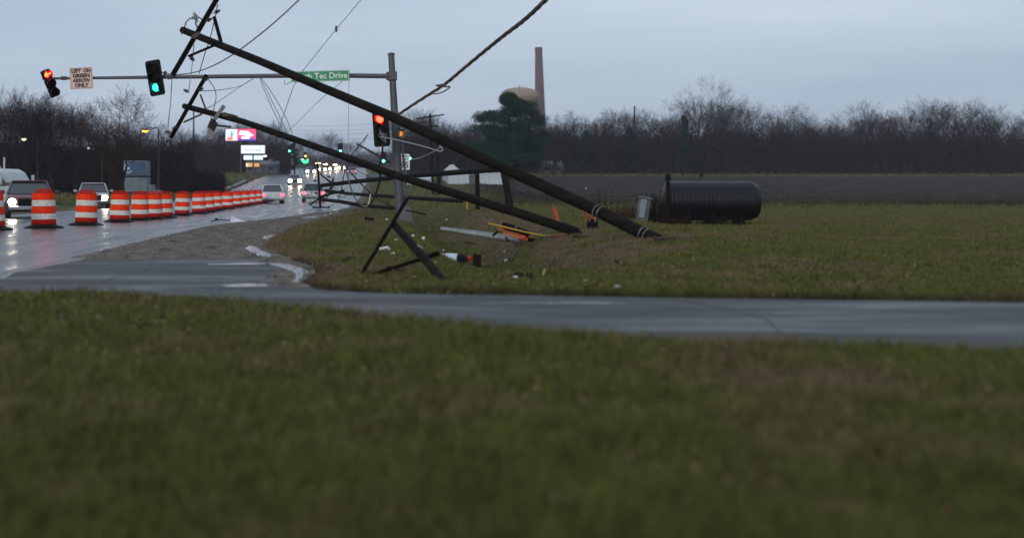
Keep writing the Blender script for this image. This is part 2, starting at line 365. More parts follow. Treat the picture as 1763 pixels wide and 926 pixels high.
def blades(name, N, dlo, dhi, sel, hmin, hmax, label, pw=1.4, wid=.0045):
    u = nprs.rand(N); e = 1 - pw; d = (dlo ** e + u * (dhi ** e - dlo ** e)) ** (1 / e)
    x = (nprs.rand(N) * 2250 - 800) / F * d + nprs.uniform(-2.5, 4, N)
    m = grass_mask(x, d); keep = sel(x, d, m) ; x = x[keep]; d = d[keep]; n = len(x)
    x = x + nprs.randn(n) * .01
    z = ground_z(x, d) - .006; h = (hmin + (hmax - hmin) * nprs.rand(n) ** 2) * (1 + .5 * np.clip(nz(x, d, 2.2, 5), -1, 1)) * (1 + d / 90)
    a = nprs.rand(n) * math.pi; w = wid * (1 + d / 14) * (.6 + nprs.rand(n)); lx = nprs.randn(n) * .45 * h; ly = nprs.randn(n) * .45 * h
    A = np.stack([x - np.cos(a) * w, d - np.sin(a) * w, z], 1); B = np.stack([x + np.cos(a) * w, d + np.sin(a) * w, z], 1); C = np.stack([x + lx, d + ly, z + h], 1)
    V = np.stack([A, B, C], 1).reshape(-1, 3); Fc = np.arange(3 * n).reshape(-1, 3)
    o = np_mesh(name, V, Fc, M_blade, False); set_att(o, np.repeat(x, 3), np.repeat(d, 3)); tag(o, label, 'grass', kind='stuff'); return o
blades('grass', 560000, 13, 95, lambda x, d, m: (m > .01) & (x > -3), .018, .055, 'short wet green and brown grass covering the roadside bank and ditch', wid=.004)
blades('grass', 270000, 3.2, 14.5, lambda x, d, m: (m > .0), .03, .09, 'dark short grass on the near verge in front of the street', 1.2, wid=.004)

# loose stones on the shoulder and along the pavement edges
def stones(N):
    d = (21.2 + .5 * nprs.rand(N) ** 2) * (70 / 21.8) ** nprs.rand(N); a_, c_ = ip(EDGE_R, d) - .25, grass_left(d) + .25; t = nprs.rand(N); x = a_ + (c_ - a_) * t
    k = int(N * .1); d[:k] = nprs.uniform(15, 21.8, k); x[:k] = grass_left(d[:k]) - np.abs(nprs.randn(k)) * .18
    ok = np.ones(N, bool)
    for pl in PUD:
        ins = np.zeros(N, bool)
        for q in range(len(pl)):
            (xa, ya), (xb, yb) = pl[q - 1], pl[q]
            c2 = ((ya > d) != (yb > d)) & (x < (xb - xa) * (d - ya) / (yb - ya + 1e-12) + xa); ins ^= c2
        ok &= ~ins | (nprs.rand(N) < .06)
    x = x[ok]; d = d[ok]; N = len(x)
    s_ = nprs.uniform(.006, .02, N) * (1 + d / 40); z = base(d) + .004; a = nprs.rand(N) * 6.28; V = []
    for q in range(4): V.append(np.stack([x + np.cos(a + q * 1.57) * s_ * nprs.uniform(.6, 1.2, N), d + np.sin(a + q * 1.57) * s_ * nprs.uniform(.6, 1.2, N), z], 1))
    V.append(np.stack([x + nprs.randn(N) * .2 * s_, d, z + s_ * nprs.uniform(.5, 1.1, N)], 1)); V = np.stack(V, 1).reshape(-1, 3); b_ = np.arange(N)[:, None] * 5
    Fc = np.concatenate([b_ + np.array([[q, (q + 1) % 4, 4]]) for q in range(4)])
    o = np_mesh('gravel', V, Fc, M_stone, False); tag(o, 'loose wet brown and grey gravel on the road shoulder', 'gravel', kind='stuff')
M_stone = mat('wet_stone', (.03, .024, .02), .6, spec=.25, noise=(.28, .235, .19), nscale=3)
stones(60000)

# stubble and weeds over the tilled field and its edges
def stubble(N):
    d = 97 * (275 / 97) ** nprs.rand(N); x = np.interp(d, [96, 282], [10, 17]) + nprs.rand(N) ** 1.15 * (d * .52); row = np.round(d / 1.6) * 1.6; mix_ = nprs.rand(N) < .6; d = np.where(mix_, row + nprs.randn(N) * .12, d)
    keep = (nz(x, d, .16, 8) + nprs.randn(N) * .5 > -.2); x, d = x[keep], d[keep]; n = len(x); z = ground_z(x, d) - .02
    h = nprs.uniform(.05, .24, n) * (1 + .8 * (np.abs(d - 108) < 7)); w = nprs.uniform(.012, .05, n); A = np.stack([x - w, d, z], 1); B = np.stack([x + w, d + nprs.randn(n) * .02, z], 1); C = np.stack([x + nprs.randn(n) * .5 * h, d + nprs.randn(n) * .3 * h, z + h], 1)
    V = np.stack([A, B, C], 1).reshape(-1, 3); o = np_mesh('stubble', V, np.arange(3 * n).reshape(-1, 3), M_stub, False); tag(o, 'short dry crop stubble scattered over the dark tilled field', 'stubble', kind='stuff')
M_stub = mat('stubble_straw', (.018, .014, .010), .95, spec=.02, noise=(.085, .066, .038), nscale=.35)
stubble(70000)
# weathering on the side street: cracks sealed dark, grit and standing water
b_side = []
def crack(pts, w, seed):
    rs = random.Random(seed); V = []; 
    for i in range(len(pts) - 1):
        for k in range(10):
            t = k / 10; x = pts[i][0] * (1 - t) + pts[i + 1][0] * t + rs.uniform(-.02, .02); y = pts[i][1] * (1 - t) + pts[i + 1][1] * t + rs.uniform(-.03, .03); ww = w * rs.uniform(.4, 1.2); V += [(x - ww, y - ww, .0085), (x + ww, y + ww, .0085)]
    o = np_mesh('pavement_crack', np.array(V), np.array([(2 * i, 2 * i + 1, 2 * i + 3, 2 * i + 2) for i in range(len(V) // 2 - 1)]), M_crack, False); tag(o, kind='structure')
M_crack = mat('sealed_crack', (.012, .012, .013), .5, noise=(.02, .02, .02), nscale=30)
crack([(-3.9, 18.6), (-2.6, 18.2), (-1.3, 18.4), (-.6, 18.1)], .022, 1); crack([(-2.9, 21.4), (-2.7, 18.2), (-2.9, 14.4)], .02, 2)
crack([(.4, 12.9), (1.5, 12.4), (3.5, 12.2), (7, 11.2), (14, 10.6)], .016, 3); crack([(3.2, 13.2), (3.4, 11.5), (3.1, 9.6)], .016, 4); crack([(7.2, 12.6), (7.0, 10.5), (7.3, 8.8)], .016, 5)
def pud2(cx, cy, rx, ry, seed):
    rs = random.Random(seed); P_ = [rs.uniform(0, 6.28) for _ in range(3)]; out = []
    for k in range(48):
        a = k / 48 * 6.283; r = 1 + .28 * math.sin(2 * a + P_[0]) + .16 * math.sin(5 * a + P_[1]) + .07 * math.sin(11 * a + P_[2]); out.append((rx * r * math.cos(a), ry * r * math.sin(a), 0))
    me = bpy.data.meshes.new('puddle'); me.from_pydata(out, [], [tuple(range(48))]); me.materials.append(M_water); o = bpy.data.objects.new('puddle', me); COL.objects.link(o); o.location = (cx, cy, .0115); tag(o, kind='structure')
pud2(-1.5, 19.6, .5, .22, 2); pud2(1.9, 12.8, .5, .1, 3); pud2(8.6, 11.6, .8, .15, 5); pud2(-1.1, 15.2, .35, .2, 6)
blades('grass', 14000, 8, 22, lambda x, d, m: (m > -.16) & (m < .05), .02, .07, 'ragged grass overhanging the pavement edges', 1.02, wid=.005)
blades('grass', 60000, 90, 300, lambda x, d, m: (m > .1) & ((x < 0) | (d > 268) | (x < 22) | (d < 112)), .05, .12, 'rough distant grass at the edges of road and field', 1.1, wid=.008)
# fallen leaves on the near verge
def leaves(N):
    d = nprs.uniform(4.2, 20, N); x = (nprs.rand(N) * 1800 - 620) / F * d; m = grass_mask(x, d); k = (m > -.6); x, d = x[k], d[k]; n = len(x); z = ground_z(x, d) + .03; s_ = nprs.uniform(.014, .032, n) * np.clip(d / 9, .5, 1.2); a = nprs.rand(n) * 6.28; V = []
    for q in range(4): V.append(np.stack([x + np.cos(a + q * 1.57) * s_ * (1 if q % 2 else .6), d + np.sin(a + q * 1.57) * s_ * (1 if q % 2 else .6), z + nprs.uniform(-.012, .02, n)], 1))
    V = np.stack(V, 1).reshape(-1, 3); o = np_mesh('fallen_leaves', V, np.arange(4 * n).reshape(-1, 4), mat('dead_leaf', (.09, .05, .022), .8, noise=(.24, .15, .07), nscale=9), False); tag(o, 'brown fallen leaves strewn over the near verge and street edge', 'leaves', kind='stuff')
leaves(2600)

# ------------------------------------------------------------------ shared materials
M_wood = mat('tarred_timber', (.004, .0034, .003), .85, spec=.12, noise=(.017, .013, .009), nscale=3.2, bump=1.0, stretch=(1, 1, 2.4))
M_arm = mat('crossarm_timber', (.003, .0026, .0024), .9, spec=.05, noise=(.010, .008, .007), nscale=12, bump=.5)
M_galv = mat('galvanised_steel', (.06, .064, .072), .55, .25, noise=(.10, .105, .115), nscale=5, rvar=.12)
M_blk = mat('black_plastic', (.003, .003, .0035), .6, spec=.12, noise=(.007, .007, .008), nscale=8)
M_iron = mat('dark_iron', (.03, .028, .028), .55, .5, noise=(.07, .05, .04), nscale=14)
M_wire = mat('weathered_wire', (.07, .068, .07), .55, .4, noise=(.12, .115, .115), nscale=20)
M_cable = mat('black_cable', (.006, .006, .006), .7, spec=.15, noise=(.016, .014, .012), nscale=6)
M_cer = mat('grey_porcelain', (.22, .22, .23), .25, coat=.4, noise=(.30, .30, .31), nscale=9)
M_split = mat('splintered_wood', (.38, .15, .05), .85, noise=(.22, .09, .035), nscale=22, bump=.6)
M_white = mat('white_plastic', (.62, .63, .65), .45, noise=(.72, .73, .74), nscale=6)
M_dark = mat('dark_glass', (.02, .023, .028), .08, coat=.3, noise=(.03, .033, .038), nscale=2)
M_tyre = mat('tyre_rubber', (.015, .015, .015), .8, noise=(.03, .03, .03), nscale=10)
M_rim = mat('wheel_rim', (.35, .35, .36), .35, .8, noise=(.28, .28, .29), nscale=7)
M_lens_off = {'r': mat('red_lens_unlit', (.012, .002, .002), .6, spec=.1, noise=(.009, .002, .002)), 'y': mat('amber_lens_unlit', (.012, .007, .002), .6, spec=.1, noise=(.009, .005, .002)), 'g': mat('green_lens_unlit', (.002, .008, .007), .6, spec=.1, noise=(.002, .006, .005))}
M_red = mat('lit_red_lens', (.3, .01, .01), .4, emit=(1, .004, .0015), es=95)
M_green = mat('lit_green_lens', (.01, .3, .2), .4, emit=(.03, 1, .68), es=3.2)
M_greenf = mat('lit_green_lens_far', (.01, .3, .2), .4, emit=(.10, 1, .66), es=9)
M_amberl = mat('lit_amber_lens', (.3, .15, .01), .4, emit=(1, .42, .05), es=9)

# ------------------------------------------------------------------ traffic lights
def traffic_light(loc, rot, lit, label, arrow=False, plate=True, far=False, group='traffic lights', back=None):
    r = empty('traffic_light', loc, rot, label, 'traffic light', group)
    h = MB()
    for k in range(3): h.box((0, .08, (k - 1) * .355), (.335, .19, .345), bev=.025)
    h.build('housing', M_blk, r)
    if plate:
        b = MB(); w, hh, c = .30, .66, .06
        o = [(-w + c, -hh), (w - c, -hh), (w, -hh + c), (w, hh - c), (w - c, hh), (-w + c, hh), (-w, hh - c), (-w, -hh + c)]
        b.add([(x, .03, z) for x, z in o] + [(x, .042, z) for x, z in o], [tuple(range(8)), tuple(range(15, 7, -1))] + [(i, i + 8, (i + 1) % 8 + 8, (i + 1) % 8) for i in range(8)])
        b.build('backplate', M_blk, r, smooth_=False)
    Mx = Matrix.Rotation(R(90), 3, 'X')
    for k, c in enumerate('gyr'):
        z = (k - 1) * .355; l = MB(); on = (c == lit)
        l.lathe([(.148, 0), (.135, .022), (.09, .040), (.04, .049), (0.0, .051)], 20, (0, -.018, z), Mx)
        mm = mat('dim_red_lens', (.2, .01, .01), .4, emit=(1, .01, .01), es=.5) if (on and arrow) else M_lens_off[c] if (not on) else {'r': M_red, 'g': (M_greenf if far else M_green), 'y': M_amberl}[c]
        l.build('lens', mm, r)
        if arrow and on:
            a = MB(); s = .145; pts = [(-s, 0), (-.02, .10), (.02, .075), (-.025, .028), (s, .028), (s, -.028), (-.025, -.028), (.02, -.075), (-.02, -.10)]
            a.add([(x, -.075, z + q) for x, q in pts] + [(x, -.062, z + q) for x, q in pts], [(0, 1, 3), (1, 2, 3), (0, 3, 6), (3, 4, 5), (3, 5, 6), (0, 6, 8), (6, 7, 8)])
            l_ = r.children[-1] if False else None; a.build('arrow', mat('lit_red_arrow', (.3, .02, .01), .4, emit=(1, .007, .002), es=85), r, smooth_=False)
        if not far:
            v = MB(); n = 18; vs_ = []; fs = []
            for j in range(n + 1):
                t = R(-48) + (R(276)) * j / n
                for rr, y in ((.158, -.02), (.158, -.24 + .05 * math.cos(t - R(90)) * -1), (.164, -.24 + .05 * math.cos(t - R(90)) * -1), (.164, -.02)): vs_.append((rr * math.cos(t), y, z + rr * math.sin(t)))
            for j in range(n):
                for q in range(4): fs.append((j * 4 + q, j * 4 + (q + 1) % 4, (j + 1) * 4 + (q + 1) % 4, (j + 1) * 4 + q))
            v.add(vs_, fs); v.build('visor', M_blk, r)
    k = MB(); k.box((0, .24, .0), (.07, .14, .10), bev=.01); k.tube([(0, .24, -.5), (0, .27, 0), (0, .24, .5)], .022, 8); k.box((0, .2, .5), (.08, .1, .05)); k.box((0, .2, -.5), (.08, .1, .05))
    k.build('bracket', M_galv, r); return r

DM = 52.0
traffic_light(P(87, 144, DM - .2), (R(4), R(-24), R(26)), 'r', 'tilted traffic light with a lit red left arrow at the arm end', arrow=True, plate=False)
traffic_light(P(266.5, 134.5, DM - .45), (R(3), R(-9), R(-14)), 'g', 'tilted black traffic light with a green lamp lit at its bottom')
traffic_light(P(656, 221.5, DM - 1.3), (R(0), R(-4), R(-12)), 'r', 'black traffic light with red lamp lit beside the mast pole')

# signal mast
mp_ = GZ(692, DM)
mast = empty('signal_mast', mp_, (0, 0, 0), 'grey steel signal mast leaning slightly with one long horizontal arm', 'signal mast')
top = P(673.6, 95, DM); bot = P(689.5, 378, DM)
b = MB(); b.tube([bot + (top - bot) * t for t in (0, .25, .5, .75, 1)], [.18, .165, .15, .13, .115], 16)
pole = b.build('pole', M_galv, mast, world=True)
b = MB(); b.tube([bot + Vector((.22, -.06, -.2)), bot + Vector((.19, -.06, 1.6)), bot + (top - bot) * .62 + Vector((.15, 0, 0))], .045, 8); b.build('conduit', M_galv, mast, world=True)
b = MB(); b.lathe([(.135, 0), (.14, .02), (.14, .05), (.05, .09), (0, .1)], 16, top); b.build('cap', M_galv, mast, world=True)
b = MB(); a_pts = [P(x, y, DM - .1) for x, y in ((676, 131.5), (600, 130.6), (500, 130.8), (380, 132), (290, 133.2), (180, 134.4), (110, 135.2), (73, 136))]
b.tube(a_pts, [.09, .088, .083, .076, .068, .056, .048, .042], 12); b.build('arm', M_galv, mast, world=True)
b = MB(); b.box(P(675.5, 131.5, DM), (.34, .36, .34), bev=.03); b.box(P(666, 131.2, DM - .1), (.06, .26, .28), bev=.01); b.build('arm_bracket', M_galv, mast, world=True)
b = MB(); q = GZ(698, DM); q.z = min(q.z, bot.z) - .05; b.box(q + Vector((0, 0, .30)), (.56, .5, .62), taper=.66); b.box(q + Vector((0, 0, .02)), (.66, .6, .12), bev=.02); b.build('base', M_galv, mast, world=True)
for k_, (yy) in enumerate((330, 300, 262, 232)):
    b = MB(); pz = (yy - 378) / (95 - 378); c = bot + (top - bot) * pz; b.lathe([(.185 - pz * .06, -.02), (.19 - pz * .06, 0), (.185 - pz * .06, .02)], 16, c); b.build('strap', M_galv, mast, world=True)
b = MB(); rs = random.Random(3)
for k_ in range(9):
    c = P(282 + rs.uniform(-3, 16), 130 + rs.uniform(-5, 5), DM - .3 + rs.uniform(-.1, .1)); b.box(c, (rs.uniform(.05, .12), .08, rs.uniform(.05, .12)), Euler((rs.random(), rs.random(), rs.random())))
b.tube([P(277, 124, DM - .3), P(288, 128, DM - .4), P(300, 127, DM - .3)], .022, 6); b.build('signal_clamp', M_galv, mast, world=True)
b = MB(); b.box(P(110, 135, DM - .1), (.22, .12, .14), bev=.02); b.box(P(92, 135.5, DM - .1), (.3, .08, .08)); b.build('arm_tip_fitting', M_iron, mast, world=True)

# regulatory sign on the arm
sg = empty('road_sign', P(140, 135, DM - .35), (0, R(-2.5), R(3)), 'pale square sign reading LEFT ON GREEN ARROW ONLY on the arm', 'sign')
M_swhite = mat('reflective_sheeting', (.76, .50, .42), .35, noise=(.68, .45, .38), nscale=3); M_sblk = mat('sign_black', (.02, .018, .018), .5, noise=(.03, .027, .027)); M_sback = mat('sign_aluminium', (.3, .3, .31), .4, .6, noise=(.36, .36, .37))
b = MB(); b.box((0, 0, 0), (.84, .012, .80), bev=.004); b.build('panel', M_swhite, sg)
b = MB()
for x, z, w, h in ((0, .365, .79, .014), (0, -.365, .79, .014), (-.388, 0, .014, .744), (.388, 0, .014, .744)): b.box((x, -.008, z), (w, .004, h))
b.build('border', M_sblk, sg)
for k_, t_ in enumerate(('LEFT  ON', 'GREEN', 'ARROW', 'ONLY')): lettering(t_, .185, M_sblk, sg, 0, .265 - k_ * .177, bold=.012, wide=(.70, .64, .66, .52)[k_])
b = MB(); b.box((0, .06, 0), (.06, .1, .5)); b.box((0, .1, 0), (.1, .05, .14)); b.build('bracket', M_galv, sg)
# street name sign
sn = empty('street_sign', P(551.5, 131.5, DM - .4), (0, R(-1.6), 0), 'long green street name sign with white letters behind the leaning pole', 'sign')
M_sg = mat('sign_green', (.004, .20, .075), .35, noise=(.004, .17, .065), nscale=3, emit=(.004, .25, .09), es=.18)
M_sw = mat('sign_white', (.8, .8, .78), .35, noise=(.72, .72, .70), nscale=4)
b = MB(); b.box((0, 0, 0), (2.16, .03, .40), bev=.01); b.build('panel', M_sg, sn)
b = MB()
for x, z, w, h in ((0, .182, 2.1, .012), (0, -.182, 2.1, .012), (-1.05, 0, .012, .352), (1.05, 0, .012, .352)): b.box((x, -.018, z), (w, .005, h))
b.build('border', M_sw, sn)
lettering('South Tec Drive', .31, M_sw, sn, .0, .0, y=-.02, bold=.004, wide=2.0)
for x in (-.7, .7): b = MB(); b.box((x, .12, .0), (.06, .2, .36)); b.build('bracket', M_galv, sn)
# pedestrian signal and speed limit sign beyond the mast
pd = empty('pedestrian_signal', P(690.5, 230.5, DM - .35), (0, R(3), R(-20)), 'small pedestrian signal with amber hand fixed to mast', 'pedestrian signal')
b = MB(); b.box((0, .08, 0), (.28, .18, .3), bev=.02); b.build('housing', mat('signal_yellow', (.20, .12, .02), .5, noise=(.15, .09, .02)), pd)
b = MB(); b.box((-.0, -.02, -.03), (.085, .01, .10))
for k_ in range(4): b.box((-.034 + k_ * .022, -.02, .055), (.015, .01, .06 - abs(k_ - 1.5) * .008))
b.box((.058, -.02, -.0), (.014, .01, .07), Euler((0, R(25), 0))); b.build('hand_symbol', mat('lit_amber_hand', (.3, .1, .01), .5, emit=(1, .30, .03), es=.9), pd)
b = MB(); b.box((0, -.045, .155), (.29, .14, .015)); b.build('visor', M_blk, pd)
sl_d = 84.0; pz = GZ(700, sl_d)
sl = empty('speed_limit_sign', pz, (0, 0, R(4)), 'white speed limit sign half hidden behind the mast pole', 'sign')
hc = P(694.5, 279, sl_d).z - pz.z
b = MB(); b.box((-.14, 0, hc), (.66, .012, .95), bev=.004); b.build('panel', M_sw, sl)
b = MB(); b.beam((-.14, .04, -.2), (-.14, .04, hc + .45), .06); b.build('post', M_galv, sl)
lettering('SPEED', .17, M_sblk, sl, -.14, hc + .33, wide=.52, bold=.004); lettering('LIMIT', .17, M_sblk, sl, -.14, hc + .14, wide=.46, bold=.004); lettering('35', .52, M_sblk, sl, -.14, hc - .2, wide=.5, bold=.01)

# ------------------------------------------------------------------ utility poles brought down by the storm
def interp_pts(pts, n):
    out = []
    for i in range(len(pts) - 1):
        for k in range(n): out.append(pts[i].lerp(pts[i + 1], k / n))
    return out + [pts[-1]]
def jag(b, p, dirv, r, n=14, L=.25, rs=None):
    rs = rs or rnd; dirv = dirv.normalized(); u = dirv.orthogonal().normalized(); w = dirv.cross(u)
    for k in range(n):
        a = rs.uniform(0, 6.28); q = rs.uniform(.2, .95) * r; s = p + (u * math.cos(a) + w * math.sin(a)) * q
        b.tube([s - dirv * .05, s + dirv * rs.uniform(.3, 1) * L + u * rs.uniform(-.02, .02)], [rs.uniform(.012, .03), .003], 4)
def insulator(b, p, d, s=1.0):
    d = Vector(d).normalized(); M = d.to_track_quat('Z', 'Y').to_matrix()
    prof = [(.012, 0), (.012, .06), (.05, .07), (.055, .09), (.03, .1), (.045, .115), (.05, .13), (.025, .145), (.03, .17), (.02, .19), (0, .195)]
    b.lathe([(r * s, z * s) for r, z in prof], 12, p, M)

def straight(px, butt, dtop):
    xa, xb = px[0][0], (butt.x / butt.y * F + HX); out = []
    for (x, y, d) in px[:-1]:
        t = (x - xa) / (xb - xa); out.append(P(x, y, 1 / ((1 - t) / dtop + t / butt.y)))
    return out + [butt]
# big pole
pp = [(314, 52, 42), (446, 105, 40.6), (559, 153, 39.3), (671, 199.5, 38), (850, 281.6, 36), (1016, 357, 34), (1118, 406, 32.8)]
B1 = G(1132, 409); DT1 = B1.y + 9.0; K1 = DT1 / 42; W1 = straight(pp, B1 - Vector((0, 0, .05)), DT1)
u1 = empty('utility_pole', W1[-1], (0, 0, 0), 'longest toppled timber utility pole leaning from the right bank across the mast', 'utility pole')
WR1 = 1.0
pts = interp_pts(W1, 4); n = len(pts)
b = MB(); b.tube(pts, [(.080 + .035 * k / (n - 1)) * WR1 for k in range(n)], 18, rough=.012); b.build('pole', M_wood, u1, world=True)
for tt in (.30, .36, .78, .84):
    b = MB(); c = W1[-2].lerp(W1[-1], tt if tt > .5 else tt - .2); t_ = (W1[-1] - W1[-2]).normalized(); b.lathe([(.117, -.008), (.121, 0), (.117, .008)], 18, c, t_.to_track_quat('Z', 'Y').to_matrix())
    b.build('strap', mat('bright_band', (.05, .045, .04), .6, .3, noise=(.30, .29, .28), nscale=14), u1, world=True)
b = MB(); up = Vector((0, -.165, .02)); b.tube([p + Vector((0, -.092 - .03 * k / n, .0)) for k, p in enumerate(pts[6:])], .014, 6); b.build('ground_wire', M_wire, u1, world=True)
b = MB(); jag(b, W1[-1] - (W1[-1] - W1[-2]).normalized() * .08, W1[-1] - W1[-2], .11, 26, .28, random.Random(8)); b.build('splintered_end', M_wood, u1, world=True)
ca, cb = P(297, 130, 41.6 * K1), P(382, -16, 41.6 * K1)
b = MB(); b.beam(ca, cb, .112, .09, bev=.012); arm1 = b.build('crossarm', M_arm, u1, world=True)
b = MB(); b.beam(P(368.5, 29, 41.5 * K1), P(380.5, 73, 41.3 * K1), .085, .05, bev=.006); b.build('brace', M_arm, u1, world=True)
b = MB(); b.beam(P(324, 97.5, 41.5 * K1), P(381, 73.5, 41.3 * K1), .055, .05, bev=.006); b.build('brace', M_arm, u1, world=True)
for (x, y, dx, dz) in ((352, 38, .8, .35), (366, 24, .8, .35), (324, 96, .6, -.5), (362, 1, .8, .4)):
    b = MB(); insulator(b, P(x, y, 41.5 * K1), (dx, 0, dz), 1.0); b.build('insulator', M_iron, u1, world=True)
b = MB(); insulator(b, P(341, 39, 41.4 * K1), (-.4, 0, .9), 1.3); b.tube([P(338, 31, 41.4 * K1), P(334, 29, 41.3 * K1), P(330, 32, 41.4 * K1)], .03, 8); b.build('insulator', M_cer, u1, world=True)
b = MB(); b.tube([P(334, 29, 41.4 * K1), P(326, 33, 41.4 * K1), P(320, 39, 41.4 * K1), P(318, 48, 41.5 * K1)], .014, 6); b.tube([P(338, 32, 41.4 * K1), P(337, 42, 41.4 * K1), P(341, 50, 41.4 * K1)], .018, 6); b.tube([P(341, 30, 41.3 * K1), P(348, 34, 41.2 * K1), P(355, 38, 41.3 * K1)], .014, 6)
b.build('jumper_wire', M_cable, u1, world=True)
b = MB(); b.box(P(339, 62, 41.5 * K1), (.2, .26, .1), Euler((0, R(-25), 0))); b.tube([P(318, 46, 41.8 * K1), P(312, 60, 41.8 * K1)], .012, 5); b.build('bolt_plate', M_iron, u1, world=True)

# second pole
pp = [(317, 183, 50), (418, 209.5, 47.8), (531, 248.5, 45.5), (600, 272.5, 44), (683, 302.5, 42.2), (793, 336.4, 39.8), (900, 369, 37.6), (990, 402, 35.7)]
B2 = G(992, 403); DT2 = B2.y + 9.5; K2 = DT2 / 50; W2 = straight(pp, B2 + Vector((0, 0, .03)), DT2); print('BUTTS', B1, B2, DT1, DT2, (W1[0]-W1[-1]).length, (W2[0]-W2[-1]).length)
u2 = empty('utility_pole', W2[-1], (0, 0, 0), 'toppled timber utility pole lying lower with equipment near its tip', 'utility pole')
pts = interp_pts(W2, 4); n = len(pts)
b = MB(); b.tube(pts, [.076 + .024 * min(1, k / (n - 6)) for k in range(n)], 18, rough=.012); b.build('pole', M_wood, u2, world=True)
b = MB(); jag(b, W2[-1] - Vector((.1, 0, -.04)), W2[-1] - W2[-2], .09, 18, .4); b.build('splintered_end', M_wood, u2, world=True)
b = MB(); b.beam(P(294, 238, 49.6 * K2), P(356, 129, 49.6 * K2), .105, .09, bev=.012); b.build('crossarm', M_arm, u2, world=True)
b = MB(); b.beam(P(345, 163, 49.5 * K2), P(354, 188, 49.3 * K2), .05, .03); b.build('brace', M_iron, u2, world=True)
b = MB(); b.beam(P(316, 211, 49.5 * K2), P(348, 196.5, 49.3 * K2), .05, .03); b.build('brace', M_iron, u2, world=True)
for (x, y, dx, dz) in ((349, 140, .8, .4), (340, 157, .8, .4), (326, 160, -.9, .5), (307, 217, -.8, -.4), (296, 229, -.9, .2)):
    b = MB(); insulator(b, P(x, y, 49.5 * K2), (dx, 0, dz), .95); b.build('insulator', M_iron, u2, world=True)
b = MB(); b.beam(P(386, 182, 48.3 * K2), P(365, 212, 48.3 * K2), .10, .08, bev=.01); b.build('side_arm', mat('pale_fibreglass_arm', (.17, .165, .16), .6, noise=(.10, .098, .095), nscale=7), u2, world=True)
for (x0, y0, x1, y1, r) in ((368, 205, 360, 222, .06), (372, 210, 366, 226, .05), (362, 218, 359, 236, .05), (367, 224, 361, 241, .045)):
    b = MB(); p0, p1 = P(x0, y0, 48.2 * K2), P(x1, y1, 48.2 * K2); dv = p1 - p0
    b.lathe([(r * (1 + .35 * (k % 2)) if 0 < k < 10 else .02, dv.length * k / 10) for k in range(11)], 12, p0, dv.to_track_quat('Z', 'Y').to_matrix()); b.build('fuse_cutout', M_cer if x0 in (362, 367) else M_iron, u2, world=True)
b = MB(); b.box(P(393, 199.5, 48.2 * K2), (.32, .16, .12), Euler((0, R(15), 0)), bev=.02); b.box(P(402, 203, 48.1 * K2), (.18, .16, .16), Euler((0, R(18), 0))); b.tube([P(372, 216, 48.3 * K2), P(398, 219, 48.3 * K2)], .03, 6); b.build('bolt_plate', M_iron, u2, world=True)
b = MB(); b.tube([P(479, 230, 46.3 * K2), P(472, 247, 46.3 * K2)], .02, 6); b.tube([P(474, 240, 46.3 * K2), P(476, 229, 46.3 * K2), P(482, 228, 46.3 * K2)], .03, 6); b.build('hanging_clamp', M_wire, u2, world=True)

# third pole lying low behind, propped on a short post
W3 = [P(889, 287, 60), P(857, 291.5, 61.5), (P(719, 302, 69)), P(600, 314, 77), P(550, 320, 81)]
u3 = empty('utility_pole', W3[0], (0, 0, 0), 'downed timber pole lying almost level with its upright crossarm beside the road', 'utility pole')
b = MB(); b.tube(interp_pts(W3, 3), [.14 - .03 * k / 12 for k in range(13)], 12, rough=.02); b.build('pole', M_wood, u3, world=True)
b = MB(); b.beam(P(547, 281, 81), P(551.5, 357.5, 81), .13, .12, bev=.01); b.build('crossarm', M_arm, u3, world=True)
for (x0, y0, x1, y1) in ((551, 300, 572, 317), (551, 343, 574, 320), (574, 306, 562, 342)):
    b = MB(); b.beam(P(x0, y0, 80.5), P(x1, y1, 80), .07, .05); b.build('brace', M_arm, u3, world=True)
b = MB(); b.beam(P(533, 353, 80.5), P(551, 341, 80.5), .09, .09); b.beam(P(538, 357.5, 81), P(568, 357, 81), .09, .09); b.build('crossarm_foot', M_arm, u3, world=True)
for (x, y) in ((546, 290), (547, 312), (549, 333), (571, 305)):
    b = MB(); insulator(b, P(x, y, 80.7), (-1, 0, .1), 1.4); b.build('insulator', M_iron, u3, world=True)
W4 = [P(560, 328, 78), P(600, 333.5, 74), P(675, 338.5, 66), P(795, 346, 55)]
u4 = empty('utility_pole', W4[-1], (0, 0, 0), 'thin downed pole lying flat across the ditch under the leaning pole', 'utility pole')
b = MB(); b.tube(interp_pts(W4, 3), [.085, .085, .085, .09, .09, .09, .09, .09, .09, .085], 10, rough=.03); b.build('pole', M_wood, u4, world=True)
b = MB(); b.beam(P(549, 340, 79), P(592, 328, 77), .11, .1); b.build('crossarm', M_arm, u4, world=True)
u5 = empty('utility_pole', P(680, 358, 68), (0, 0, 0), 'broken pole top lying flat behind the mast base with bent brace', 'utility pole')
b = MB(); b.tube([P(548, 343, 79.5), P(585, 347, 76), P(623, 354, 73), P(700, 360, 66)], [.09, .10, .10, .08], 10, rough=.04); b.build('pole', M_wood, u5, world=True)
b = MB(); b.beam(P(640, 328, 72), P(672, 352, 71), .05, .05); b.build('brace', M_iron, u5, world=True)
